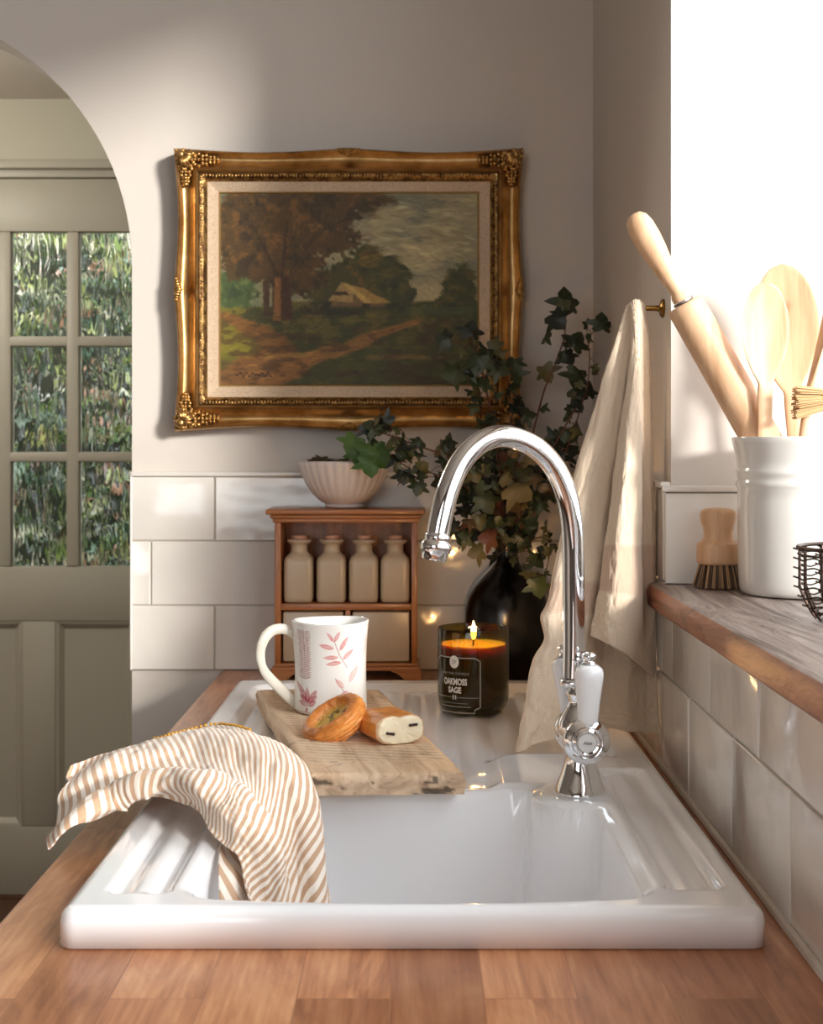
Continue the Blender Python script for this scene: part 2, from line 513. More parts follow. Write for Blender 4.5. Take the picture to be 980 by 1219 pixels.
MB().box(dx0 - .03, dx1 + .03, YD - .01, YD + .12, -.001, .004, .001).build('threshold', M_FLOORWOOD, door)

# ---------------------------------------------------------------- outside
M_GROUND = m_plain('paving', rgb(215, 208, 196), .9)
MB().box(-9, 14, -8, 12, -.4, -.35).build('ground', M_GROUND, smooth=False, kind='structure')
t = NT('hedge_leaf'); a = t.node('ShaderNodeAttribute'); a.attribute_name = 'Col'
t.bsdf(a.outputs['Color'], .4); M_HEDGE = t.m
def hedge():
    r = random.Random(3); vs = []; fs = []; cols = []
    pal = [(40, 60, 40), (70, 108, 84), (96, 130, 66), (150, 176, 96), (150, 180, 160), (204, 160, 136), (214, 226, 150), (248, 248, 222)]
    for i in range(9000):
        x = r.uniform(-2.6, .2); z = r.uniform(-.3, 2.5); y = YD + .75 + r.random() ** 2 * .5 - .12 * z + .15 * math.sin(x * 5)
        s = r.uniform(.02, .05)
        M = Matrix.Translation((x, y, z)) @ Matrix.Rotation(r.uniform(0, 6.28), 4, 'Z') @ Matrix.Rotation(r.uniform(-1.3, .4), 4, 'X')
        b = len(vs)
        for p in ((0, 0, -s), (s * .5, .004, -s * .2), (0, .012, s), (-s * .5, .004, -s * .2), (0, -.004, s * .1)):
            vs.append(M @ Vector(p))
        fs += [(b, b + 1, b + 4), (b + 1, b + 2, b + 4), (b + 2, b + 3, b + 4), (b + 3, b, b + 4)]
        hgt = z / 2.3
        c = pal[min(7, int(r.random() ** max(.62, 2.1 - hgt * 1.55) * 8))]  # dark low, pale high: sunlit top and shaded foot painted into leaf colour
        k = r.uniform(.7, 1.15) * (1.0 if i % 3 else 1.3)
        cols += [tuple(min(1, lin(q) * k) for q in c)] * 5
    # dark bulk inside
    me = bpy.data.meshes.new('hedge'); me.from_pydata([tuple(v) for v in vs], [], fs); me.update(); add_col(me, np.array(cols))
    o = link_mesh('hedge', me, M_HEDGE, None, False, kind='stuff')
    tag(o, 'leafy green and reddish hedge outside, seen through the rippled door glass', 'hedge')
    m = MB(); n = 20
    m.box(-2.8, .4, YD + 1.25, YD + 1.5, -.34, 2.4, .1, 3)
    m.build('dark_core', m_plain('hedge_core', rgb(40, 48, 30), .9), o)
hedge()
# ================================================================ worktop, cabinet, sink, tap
SX0, SX1, SY0, SY1 = -.2615, .2545, .9 * K, 1.80 * K
t = NT('oak_staves'); v = t.coords('Object')
mp = t.node('ShaderNodeMapping'); mp.inputs['Rotation'].default_value = (0, 0, PI / 2); mp.inputs['Location'].default_value = (.1, .018, 0)
t.link(v, mp.inputs['Vector'])
br = t.node('ShaderNodeTexBrick'); br.offset = .37; br.inputs['Scale'].default_value = 1.0
br.inputs['Brick Width'].default_value = .42; br.inputs['Row Height'].default_value = .062
br.inputs['Mortar Size'].default_value = .0004; br.inputs['Mortar Smooth'].default_value = 0
br.inputs['Color1'].default_value = (0, 0, 0, 1); br.inputs['Color2'].default_value = (1, 1, 1, 1)
br.inputs['Mortar'].default_value = (.1, .1, .1, 1)
t.link(mp.outputs[0], br.inputs['Vector'])
add = t.node('ShaderNodeVectorMath', operation='MULTIPLY_ADD')  # shift the grain per stave
t.link(br.outputs['Color'], add.inputs[0]); add.inputs[1].default_value = (3, 7, 2); t.link(v, add.inputs[2])
g1m = t.node('ShaderNodeMapping'); g1m.inputs['Scale'].default_value = (1, .16, 1); t.link(add.outputs[0], g1m.inputs['Vector'])
g1 = t.noise(g1m.outputs[0], 22, 5, .6, 2.2)
g2m = t.node('ShaderNodeMapping'); g2m.inputs['Scale'].default_value = (1, .03, 1); t.link(add.outputs[0], g2m.inputs['Vector'])
g2 = t.noise(g2m.outputs[0], 260, 3, .6)
f = t.math('ADD', t.math('MULTIPLY', g1, .7), t.math('MULTIPLY', g2, .3))
base = t.ramp(f, [(.32, rgb(150, 94, 60)), (.5, rgb(198, 138, 96)), (.66, rgb(222, 168, 124))])
tone = t.ramp(br.outputs['Color'], [(0, rgb(190, 172, 160)), (.5, rgb(240, 228, 220)), (1, rgb(255, 250, 244))])
c = t.mix(.85, base, tone, 'MULTIPLY')
t.bsdf(c, .36, 0, t.bump(g2, .12, .001), Coat_Weight=.15, Coat_Roughness=.25); M_OAK = t.m

BX0, BX1, BY0, BY1 = -.170, .172, .925 * K, 1.232 * K     # basin opening
hx0, hx1, hy0, hy1 = SX0 + .02, SX1 - .02, SY0 + .02, SY1 - .03   # hole cut in the worktop
ybk = YB - TT - .001; xr = XW - TT - .001
m = MB(); yf = -.6
m.box(XL, hx0, yf, ybk, .86, .9, .003).box(hx1, xr, yf, ybk, .86, .9, .003)
m.box(hx0, hx1, yf, hy0, .86, .9, .0).box(hx0, hx1, hy1, ybk, .86, .9, .0)
# plain assembly: rebuild with a clean rectangular ring instead
m.b.free(); m = MB()
def ring(z0, z1):
    o = [(XL, yf), (xr, yf), (xr, ybk), (XL, ybk)]; i = [(hx0, hy0), (hx1, hy0), (hx1, hy1), (hx0, hy1)]
    r = .004
    ob = [(XL + r, yf + r), (xr, yf + r), (xr, ybk), (XL + r, ybk)]
    L = [[(x, y, z1) for x, y in i], [(x, y, z1) for x, y in ob], [(x + (0 if k in (1, 2) else -r * .7), y, z1 - r * .3) for k, (x, y) in enumerate(ob)],
         [(x, y, z1 - r) for x, y in o], [(x, y, z0) for x, y in o], [(x, y, z0) for x, y in i]]
    vs = [p for l in L for p in l]; fs = []
    for a in range(6):
        b = (a + 1) % 6
        for k in range(4):
            k2 = (k + 1) % 4; fs.append((a * 4 + k, a * 4 + k2, b * 4 + k2, b * 4 + k))
    return vs, fs
m.raw(*ring(.86, .9))
m.build('worktop', M_OAK, None, angle=50, label='long oak stave worktop with the white ceramic sink set into it', cat='worktop')

M_UNIT = m_wall('cabinet_paint', rgb(200, 196, 182), .45)
cab = empty('base_cabinet', (-.01, .8, 0), label='painted base cabinet carrying the oak worktop and sink', cat='cabinet')
m = MB(); cx0, cx1, cy0, cy1 = XL + .03, XW - .012, -.58, ybk - .002
m.box(cx0, cx0 + .018, cy0, cy1, .1, .858).box(cx1 - .018, cx1, cy0, cy1, .1, .858).box(cx0, cx1, cy0, cy0 + .018, .1, .858).box(cx0, cx1, cy1 - .018, cy1, .1, .858).box(cx0, cx1, cy0, cy1, .1, .118)
m.build('body', M_UNIT, cab, smooth=False)
MB().box(cx0 + .04, cx1, cy0 + .03, cy1, 0.001, .1).build('plinth', M_UNIT, cab, smooth=False)
M_BRASS = m_plain('aged_brass', rgb(150, 112, 58), .3, 1)
n = 5
for i in range(n):
    a = cy0 + (cy1 - cy0) * i / n + .002; b = cy0 + (cy1 - cy0) * (i + 1) / n - .002
    q = MB(); q.box(cx0 - .02, cx0 - .001, a, b, .11, .19, .002).box(cx0 - .02, cx0 - .001, a, b, .77, .85, .002)
    q.box(cx0 - .02, cx0 - .001, a, a + .07, .19, .77, .002).box(cx0 - .02, cx0 - .001, b - .07, b, .19, .77, .002).box(cx0 - .012, cx0 - .004, a + .07, b - .07, .19, .77)
    d = q.build('door', M_UNIT, cab)
    MB().lathe([(.004, 0), (.004, .012), (.012, .018), (.014, .024), (.01, .029), (.001, .031)], 20, Matrix.Translation((cx0 - .02, b - .035, .72)) @ Matrix.Rotation(-PI / 2, 4, 'Y')).build('knob', M_BRASS, d)

# ---- sink: one ceramic piece
RIM = .930
TX0, TY0 = .1575, 1.205 * K
def sstep(e0, e1, x):
    t = min(1, max(0, (x - e0) / (e1 - e0))); return t * t * (3 - 2 * t)
def rrect(x, y, x0, x1, y0, y1, r):
    """signed distance inside a rounded rectangle (positive inside)"""
    cx, cy = (x0 + x1) / 2, (y0 + y1) / 2
    qx = abs(x - cx) - (x1 - x0) / 2 + r; qy = abs(y - cy) - (y1 - y0) / 2 + r
    return -(math.hypot(max(qx, 0), max(qy, 0)) + min(max(qx, qy), 0) - r)
def sink_z(x, y):
    z = RIM
    e = rrect(x, y, SX0, SX1, SY0, SY1, .013)
    R = .011
    if e < R:
        k = max(0, min(1, (R - e) / R)); z = RIM - R + R * math.sqrt(max(0, 1 - k * k)) 
    # rear drainer: wide sunk tray with ribs running front to back
    DY0, DY1 = BY1 + .02, SY1 - .035
    d = rrect(x, y, SX0 + .03, SX1 - .032, DY0 - .08, DY1, .035)
    # keep tap ledge (right, just behind the basin) level
    led = rrect(x, y, .088, .212, 1.13 * K, 1.36 * K, .03)
    w = sstep(0, .016, d) * sstep(BY1 - .012, BY1 + .03, y) * (1 - sstep(-.02, .0, led))
    rib = .5 + .5 * math.cos((x + .02) / .034 * 2 * PI * .78)
    fade = sstep(.02, .045, d) * sstep(BY1 + .03, BY1 + .08, y)
    z -= w * (.010 + .0 * y) ; z += w * fade * .0042 * rib ** .7
    # side trays with long flutes
    for (a0, a1, y0, y1, per, am) in ((SX0 + .026, BX0 - .014, SY0 + .035, BY1 - .0, .040, .0055), (BX1 + .014, SX1 - .018, SY0 + .045, 1.30 * K, .034, .0022)):
        d2 = rrect(x, y, a0, a1, y0, y1, .012)
        ww = sstep(0, .010, d2)
        cc = (a0 + a1) / 2
        z -= ww * .0065; z += ww * am * (.5 + .5 * math.cos((x - cc) / per * 2 * PI))
    # basin
    front = .010 * (1 - ((x - (BX0 + BX1) / 2) / .15) ** 2)   # bowed front lip
    b = rrect(x, y, BX0, BX1, BY0 - max(-.004, front - .004), BY1, .024)
    b2_ = math.hypot(x - TX0, y - TY0) - .046; hh_ = max(.04 - abs(b - b2_), 0) / .04; b = min(b, b2_) - hh_ ** 3 * .04 / 6
    if b > -.012:
        k = sstep(-.012, .004, b) * .006
        wall = 0
        if b > 0:
            bb = b / .030
            wall = .185 * (1 - math.exp(-bb * 3.2)) if bb < 1 else .185 * (1 - math.exp(-3.2)) + .012 * min(1, (b - .03) / .11)
        z = z - k - wall
    return z
def axis(a, b, extra, n):
    xs = list(np.linspace(a, b, n)); xs += extra
    xs = sorted(set(round(x, 5) for x in xs)); out = [xs[0]]
    for x in xs[1:]:
        if x - out[-1] > .0006: out.append(x)
    out[-1] = b
    return out
ex = [SX0 + k for k in (.0002, .001, .002, .0035, .005, .007, .009, .011)] + [SX1 - k for k in (.0002, .001, .002, .0035, .005, .007, .009, .011)]
ex += [BX0 + k * .0025 for k in range(-5, 12)] + [BX1 - k * .0025 for k in range(-5, 12)]
ey = [SY0 + k for k in (.0002, .001, .002, .0035, .005, .007, .009, .011)] + [SY1 - k for k in (.0002, .001, .002, .0035, .005, .007, .009, .011)]
ey += [BY0 - .008 + k * .0025 for k in range(-5, 14)] + [BY1 - k * .0025 for k in range(-5, 12)]
ex += list(np.linspace(.03, BX1 + .01, 100)); ey += list(np.linspace(BY1 - .14, BY1 + .02, 110))
XS = axis(SX0, SX1, ex, 200); YS = axis(SY0, SY1, ey, 340)
vs = []; fs = []
nx, ny = len(XS), len(YS)
def rc(x, y):  # pull grid corners onto the rounded outline
    r = .013
    cx = min(max(x, SX0 + r), SX1 - r); cy = min(max(y, SY0 + r), SY1 - r)
    dx, dy = x - cx, y - cy; L = math.hypot(dx, dy)
    if L > 0 and dx and dy:
        m_ = max(abs(dx), abs(dy)); s = m_ / L; return cx + dx * s, cy + dy * s
    return x, y
for x in XS:
    for y in YS:
        X, Y = rc(x, y); vs.append((X, Y, sink_z(X, Y)))
fs = [(i * ny + j, (i + 1) * ny + j, (i + 1) * ny + j + 1, i * ny + j + 1) for i in range(nx - 1) for j in range(ny - 1)]
edge = [(i, 0) for i in range(nx)] + [(nx - 1, j) for j in range(1, ny)] + [(i, ny - 1) for i in range(nx - 2, -1, -1)] + [(0, j) for j in range(ny - 2, 0, -1)]
b0 = len(vs); ne = len(edge)
for i, j in edge:
    x, y, z = vs[i * ny + j]; vs.append((x, y, .9012))
for k in range(ne):
    k2 = (k + 1) % ne
    a = edge[k][0] * ny + edge[k][1]; b = edge[k2][0] * ny + edge[k2][1]
    fs.append((a, b0 + k, b0 + k2, b))
# inward lip under the rim, then the outside shell of the bowl
b1 = len(vs)
for i, j in edge:
    x, y, z = vs[i * ny + j]
    cx = min(max(x, hx0 + .004), hx1 - .004); cy = min(max(y, hy0 + .004), hy1 - .004); vs.append((cx, cy, .9012))
for k in range(ne):
    k2 = (k + 1) % ne; fs.append((b0 + k, b1 + k, b1 + k2, b0 + k2))
b2 = len(vs)
for i, j in edge:
    x, y, z = vs[i * ny + j]
    cx = min(max(x, hx0 + .004), hx1 - .004); cy = min(max(y, hy0 + .004), hy1 - .004); vs.append((cx, cy, .72))
for k in range(ne):
    k2 = (k + 1) % ne; fs.append((b1 + k, b2 + k, b2 + k2, b1 + k2))
fs.append(tuple(b2 + k for k in range(ne)))
t = NT('white_ceramic'); v = t.coords()
t.bsdf(rgb(244, 244, 246), .09, 0, t.bump(t.noise(v, 12, 2), .12, .002), Coat_Weight=.3, Coat_Roughness=.04); M_CERAMIC = t.m
sink = mesh_obj('sink', vs, fs, M_CERAMIC, None, True, 0, False, label='white ceramic inset sink with ribbed drainer behind its single bowl', cat='sink')
# waste in the bowl
M_CHROME = m_plain('chrome', (.83, .84, .86, 1), .045, 1)
zc = sink_z(0, (BY0 + BY1) / 2)
MB().lathe([(.045, 0), (.044, .003), (.036, .0035), (.03, -.001), (.001, -.002)], 40, Matrix.Translation((0, (BY0 + BY1) / 2, zc + .0005))).build('waste', M_CHROME, sink)

# ---------------------------------------------------------------- tap
TX, TY = .1575, 1.205 * K
tap = empty('kitchen_tap', (TX, TY, RIM), label='chrome swan neck kitchen tap with white ceramic levers on the sink', cat='tap')
m = MB()
zt = RIM - .001
# flared bell base, waist, belly
prof = [(.0245, 0), (.0255, .0015), (.0250, .004), (.0225, .010), (.0185, .020), (.0155, .030), (.0140, .040), (.0155, .047), (.0195, .054), (.0215, .062), (.0205, .071), (.0165, .079), (.0130, .084),
        (.0115, .088), (.0115, .093), (.0135, .096), (.0135, .099), (.0110, .102), (.0105, .125), (.0125, .128), (.0135, .131), (.0125, .134), (.0118, .138), (.0001, .139)]
m.lathe(prof, 56, Matrix.Translation((TX, TY, zt)), cap1=False)
m.build('body', M_CHROME, tap, angle=60)
# cross barrel with domed end caps (axis towards the camera)
zb = at(693, 887, 1.165).z
def along_y(x, y, z, back=False):
    return Matrix.Translation((x, y, z)) @ Matrix.Rotation(PI / 2 if not back else -PI / 2, 4, 'X')
M_LOGO = m_plain('engraved_white_cap', rgb(225, 224, 222), .2)
M_INK = m_plain('dark_enamel', rgb(40, 45, 60), .4)
M_HANDLE = m_plain('white_porcelain', rgb(242, 242, 244), .08, 0, Coat_Weight=.4)
for back in (False, True):
    h = empty('lever_handle', (TX, TY, zb)); h.parent = tap; h.matrix_parent_inverse = wm(tap).inverted()
    if back: h['label'] = 'far porcelain lever behind the spout'
    m = MB()
    prof = [(.0150, .0), (.0150, .012), (.0172, .015), (.0205, .018), (.0222, .023), (.0222, .030), (.0205, .034), (.0150, .0365), (.0140, .0355), (.0125, .0365), (.0110, .038), (.0095, .0375), (.0093, .0365)]
    M = along_y(TX + (.003 if not back else 0), TY, zb, back)
    m.lathe(prof, 56, M, cap0=False, cap1=True)
    m.build('hub', M_CHROME, h, angle=60)
    # stem above the hub
    m = MB()
    hx = TX + (.0045 if not back else -.006)
    sgn = -1 if not back else 1
    yh = TY + sgn * .027
    z0 = zb + .0125
    Mz = Matrix.Translation((hx, yh, z0)) @ Matrix.Rotation(math.radians(1.5 if not back else -5), 4, 'Y') @ Matrix.Diagonal((1, 1, .86, 1))
    m.lathe([(.0075, -.006), (.0085, 0), (.0095, .002), (.0095, .005), (.008, .006)], 32, Mz)
    m.build('ferrule', M_CHROME, h, angle=60); m = MB()
    ht = .064
    m.lathe([(.006, ht + .005), (.0075, ht + .007), (.0055, ht + .009), (.0048, ht + .011), (.0066, ht + .014), (.0066, ht + .017), (.0035, ht + .0195), (.0001, ht + .02)], 32, Mz, cap1=False)
    m.build('finial', M_CHROME, h, angle=60)
    m = MB()
    m.lathe([(.0092, .005), (.0098, .008), (.0102, .018), (.0112, .030), (.0126, .044), (.0138, .054), (.0140, .060), (.0125, .066), (.0085, .0695), (.005, .070)], 40, Mz)
    m.build('lever_grip', M_HANDLE, h, angle=60)
    if not back:
        m = MB(); m.lathe([(.0090, .0367), (.0088, .0377), (.0001, .0380)], 40, M, cap1=False)
        m.build('badge', M_LOGO, h)
        cu = bpy.data.curves.new('hot', 'FONT'); cu.body = 'Hot'; cu.size = .0050; cu.align_x = 'CENTER'; cu.align_y = 'CENTER'; cu.extrude = .0002; cu.shear = .3
        tmp = bpy.data.objects.new('hot', cu); COL.objects.link(tmp); bpy.context.view_layer.update()
        me = bpy.data.meshes.new_from_object(tmp.evaluated_get(bpy.context.evaluated_depsgraph_get())); bpy.data.objects.remove(tmp)
        me.transform(Matrix.Translation((TX + .003, TY - .0382, zb)) @ Matrix.Rotation(PI / 2, 4, 'X'))
        link_mesh('lettering', me, M_INK, h, False)
# swan neck
pp = [(683, 806, 1.205), (683.5, 760, 1.205), (683, 700, 1.205), (682.5, 650, 1.205), (680, 615, 1.203), (673, 584, 1.20), (659, 555, 1.196), (639, 534, 1.19), (614, 521.5, 1.185), (589, 520, 1.18), (566, 531, 1.175), (547, 553, 1.17), (533, 585, 1.165), (525, 618, 1.162), (519.5, 650, 1.16)]
path = smooth_path([at(*p) for p in pp], 9)
m = MB(); m.tube(path, .0108, 32)
m.build('spout', M_CHROME, tap, angle=60)
tip = path[-1]; dirn = (path[-1] - path[-4]).normalized()
q = dirn.to_track_quat('Z', 'Y').to_matrix().to_4x4()
m = MB(); m.lathe([(.0108, -.012), (.0122, -.010), (.0124, -.007), (.0118, -.005), (.0142, -.003), (.0148, .001), (.0142, .005), (.0125, .006), (.0123, .0115), (.0112, .0135), (.0095, .0135), (.0092, .009), (.0001, .009)], 40, Matrix.Translation(tip) @ q, cap1=False)
m.build('aerator', M_CHROME, tap, angle=60)
m = MB(); m.lathe([(.0108, -.004), (.0132, -.003), (.0138, 0), (.0132, .003), (.0108, .004)], 40, Matrix.Translation(at(683, 812, 1.205)))
m.build('collar', M_CHROME, tap, angle=60)
# ================================================================ framed painting
def S(c): return np.array([lin(v) for v in c])
def paint_canvas(W=380, H=284):
    """amateur landscape painted by strokes: returns HxWx3 in sRGB 0..255"""
    r = np.random.default_rng(11)
    yy, xx = np.mgrid[0:H, 0:W]; u = xx / (W - 1); v = yy / (H - 1)
    def nz(sx, sy, seed, o=4):
        q = np.random.default_rng(seed); out = np.zeros((H, W)); amp = 1; tot = 0
        for k in range(o):
            gx, gy = int(sx * 2 ** k) + 2, int(sy * 2 ** k) + 2
            g = q.random((gy, gx)); X = u * (gx - 1.001); Y = v * (gy - 1.001)
            xi, yi = X.astype(int), Y.astype(int); fx, fy = X - xi, Y - yi
            fx = fx * fx * (3 - 2 * fx); fy = fy * fy * (3 - 2 * fy)
            a = g[yi, xi] * (1 - fx) + g[yi, np.minimum(xi + 1, gx - 1)] * fx
            b = g[np.minimum(yi + 1, gy - 1), xi] * (1 - fx) + g[np.minimum(yi + 1, gy - 1), np.minimum(xi + 1, gx - 1)] * fx
            out += amp * (a * (1 - fy) + b * fy); tot += amp; amp *= .55
        return out / tot
    def blend(img, col, a): return img * (1 - a[..., None]) + np.array(col, float) * a[..., None]
    def sm(a, b, x): t = np.clip((x - a) / (b - a), 0, 1); return t * t * (3 - 2 * t)
    img = np.zeros((H, W, 3))
    img[:] = (146, 138, 126)
    n1 = nz(3, 9, 1); n2 = nz(9, 7, 2); n3 = nz(26, 20, 3); n4 = nz(60, 45, 4, 2)
    img = blend(img, (112, 112, 110), sm(.48, .62, n1) * .8)
    img = blend(img, (182, 168, 148), sm(.30, .60, v) * sm(.5, .9, u) * .7)
    img = blend(img, (98, 102, 102), sm(.35, .0, v) * sm(.8, .4, u) * .8)
    img = blend(img, (186, 172, 150), sm(.5, .62, nz(4, 10, 5)) * sm(.5, .7, u) * .5)
    # far haze
    img = blend(img, (96, 108, 104), sm(.55, .62, v + .05 * n2 - .02) * .8)
    img = blend(img, (70, 92, 66), sm(.0, .25, .25 - u + 0 * v) * sm(.38, .5, v) * .8)
    # ground
    gr = sm(.555, .575, v + (u < .5) * .0 - .03 * (u < .25))
    img = blend(img, (92, 84, 36), gr)
    img = blend(img, (140, 130, 44), gr * sm(.65, .56, v) * sm(.28, .12, u))
    img = blend(img, (58, 60, 26), gr * sm(.45, .6, n3 + .25 * (v - .5)))
    img = blend(img, (64, 66, 30), gr * sm(.6, .9, v) * sm(.35, .5, u) * .8)
    # left bright bank
    img = blend(img, (128, 120, 34), gr * sm(.12, .02, u - .15 * sm(.62, .8, v)) * sm(.62, .7, v) * sm(.95, .8, v) * .9)
    # track: wide at the lower left, running up to the right
    def track(pts, col, a0=.9):
        nonlocal img
        d = np.full((H, W), 9.0)
        for (x0, y0, w0), (x1, y1, w1) in zip(pts[:-1], pts[1:]):
            ax, ay = x1 - x0, y1 - y0; L = ax * ax + ay * ay
            tt = np.clip(((u - x0) * ax + (v - y0) * ay) / L, 0, 1)
            dd = np.hypot(u - x0 - ax * tt, (v - y0 - ay * tt) * 1.5) / (w0 + (w1 - w0) * tt)
            d = np.minimum(d, dd)
        a = sm(1.15, .7, d + (n3 - .5) * .9) * a0
        img = blend(img, col, a)
    track([(.02, .64, .03), (.12, .70, .05), (.22, .80, .08), (.22, .90, .13), (.10, 1.0, .2)], (122, 82, 44))
    track([(.2, .93, .10), (.38, .85, .06), (.52, .79, .045), (.64, .72, .03), (.76, .67, .02)], (134, 94, 54))
    track([(.2, .86, .04), (.34, .84, .02)], (162, 124, 74), .6)
    track([(.58, .86, .02), (.7, .85, .018), (.86, .86, .01)], (120, 96, 60), .7)
    img = blend(img, (60, 40, 22), gr * sm(.52, .62, nz(14, 30, 8)) * sm(.6, .7, v) * .55)
    # foliage masses
    def mass(cx, cy, rx, ry, cols, seed, edge=.38, br=.3):
        nonlocal img
        q = nz(22, 17, seed); d = np.hypot((u - cx) / rx, (v - cy) / ry) + (q - .5) * edge * 2 + (n4 - .5) * .55
        a = sm(1.10, .86, d)
        c = np.array(cols[0], float) * np.ones((H, W, 3))
        lit = sm(.48, .66, nz(30, 23, seed + 50)) * sm(.9, -.6, (v - cy) / ry + .3 * (u - cx) / rx)
        c = c * (1 - lit[..., None]) + np.array(cols[1], float) * lit[..., None]
        dk = sm(.52, .68, nz(20, 16, seed + 90)); c = c * (1 - .6 * dk[..., None]) + np.array(cols[2], float) * .6 * dk[..., None]
        img = img * (1 - a[..., None]) + c * a[..., None]
    mass(.56, .44, .10, .18, [(66, 66, 30), (112, 86, 36), (36, 42, 22)], 21, .2)
    mass(.47, .50, .14, .14, [(64, 62, 30), (104, 80, 34), (34, 38, 22)], 22, .25)
    mass(.66, .47, .08, .13, [(60, 64, 32), (92, 82, 38), (34, 40, 22)], 23, .2)
    mass(.70, .53, .06, .09, [(56, 60, 32), (80, 76, 38), (34, 40, 22)], 24, .2)
    mass(.93, .52, .07, .15, [(58, 62, 32), (92, 82, 40), (34, 40, 22)], 25, .2)
    mass(.90, .57, .06, .05, [(56, 60, 32), (88, 78, 40), (34, 40, 22)], 26, .2)
    mass(.05, .50, .10, .10, [(66, 84, 52), (98, 110, 66), (40, 52, 34)], 27, .2)
    brown = [(78, 58, 30), (112, 80, 40), (46, 38, 22)]
    for k, a in enumerate([(.20, .16, .24, .22), (.06, .20, .16, .20), (.34, .10, .22, .13), (.50, .05, .17, .055), (.22, .34, .20, .12), (.40, .22, .13, .11), (.58, .035, .09, .03), (.30, .46, .12, .07), (.12, .38, .12, .08)]):
        mass(*a, brown, 30 + k, .42)
    # trunks
    def poly(pts, col, soft=.004):
        nonlocal img
        inside = np.ones((H, W))
        n = len(pts)
        ar = sum(pts[i][0] * pts[(i + 1) % n][1] - pts[(i + 1) % n][0] * pts[i][1] for i in range(n))
        if ar < 0: pts = pts[::-1]
        for i in range(n):
            (x0, y0), (x1, y1) = pts[i], pts[(i + 1) % n]
            nx, ny = (y1 - y0), -(x1 - x0); L = math.hypot(nx, ny)
            d = ((u - x0) * nx + (v - y0) * ny) / L
            inside = np.minimum(inside, sm(-soft, soft, -d + (n4 - .5) * .006))
        img = blend(img, col, inside)
    poly([(.17, .64), (.19, .64), (.19, .44), (.165, .46)][::-1], (70, 48, 28))
    poly([(.20, .665), (.285, .665), (.265, .44), (.205, .42)][::-1], (66, 44, 26))
    poly([(.205, .665), (.235, .665), (.235, .44), (.212, .44)][::-1], (126, 88, 52))
    for x0, y0, x1, y1 in ((.25, .45, .38, .2), (.22, .42, .14, .2), (.24, .44, .26, .15), (.38, .2, .50, .13)):
        tt = np.clip(((u - x0) * (x1 - x0) + (v - y0) * (y1 - y0)) / ((x1 - x0) ** 2 + (y1 - y0) ** 2), 0, 1)
        d = np.hypot(u - x0 - (x1 - x0) * tt, v - y0 - (y1 - y0) * tt)
        img = blend(img, (52, 36, 22), sm(.008, .002, d + (n3 - .5) * .016) * .6)
    # hedge line under the cottage and the thatched cottage
    mass(.42, .605, .13, .035, [(50, 46, 24), (84, 72, 34), (32, 30, 18)], 45, .2)
    poly([(.425, .60), (.64, .60), (.64, .545), (.44, .53)][::-1], (104, 84, 60))
    poly([(.42, .56), (.47, .465), (.52, .52), (.51, .57)][::-1], (150, 126, 90))
    poly([(.43, .53), (.50, .53), (.49, .512), (.445, .512)][::-1], (60, 44, 30))
    poly([(.47, .465), (.50, .475), (.655, .565), (.56, .575)][::-1], (178, 150, 96))
    poly([(.50, .475), (.56, .495), (.655, .572), (.60, .578)][::-1], (150, 122, 74))
    poly([(.55, .60), (.58, .60), (.58, .575), (.55, .575)][::-1], (52, 38, 26))
    img = blend(img, (44, 46, 24), sm(.58, .60, v) * sm(.63, .60, v) * sm(.40, .44, u) * sm(.70, .64, u) * .7)
    img = blend(img, (72, 84, 60), sm(.585, .60, v) * sm(.64, .62, v) * sm(.70, .76, u) * .6)
    # bristle strokes
    for k in range(5200):
        x = int(r.integers(4, W - 5)); y = int(r.integers(4, H - 5)); c = img[y, x] * r.uniform(.82, 1.2) + r.uniform(-4, 4, 3)
        vf = y / H
        if vf > .62: L, w, ang = r.integers(5, 11), 1.3, r.normal(-.1, .3)
        elif vf < .45 and x / W > .55: L, w, ang = r.integers(6, 14), 2.0, r.normal(.1, .3)
        else: L, w, ang = r.integers(2, 6), 1.3, r.uniform(0, 3.1)
        x0, x1, y0, y1 = max(0, x - L), min(W, x + L + 1), max(0, y - L), min(H, y + L + 1)
        Y, X = np.mgrid[y0:y1, x0:x1]
        a = (X - x) * math.cos(ang) + (Y - y) * math.sin(ang); b = -(X - x) * math.sin(ang) + (Y - y) * math.cos(ang)
        al = np.clip(1.2 - (a / L) ** 2 - (b / w) ** 2, 0, 1)[..., None] * .55
        img[y0:y1, x0:x1] = img[y0:y1, x0:x1] * (1 - al) + c * al
    # scribbled illegible signature
    sx = np.linspace(.06, .20, 160)
    for x in sx:
        y = .945 + .012 * math.sin(x * 260) * math.sin(x * 37 + 1)
        X, Y = int(x * W), int(y * H); img[Y - 1:Y + 1, X:X + 1] = (40, 24, 16)
    return np.clip(img * np.array([1.03, 1.0, .82]), 0, 255)

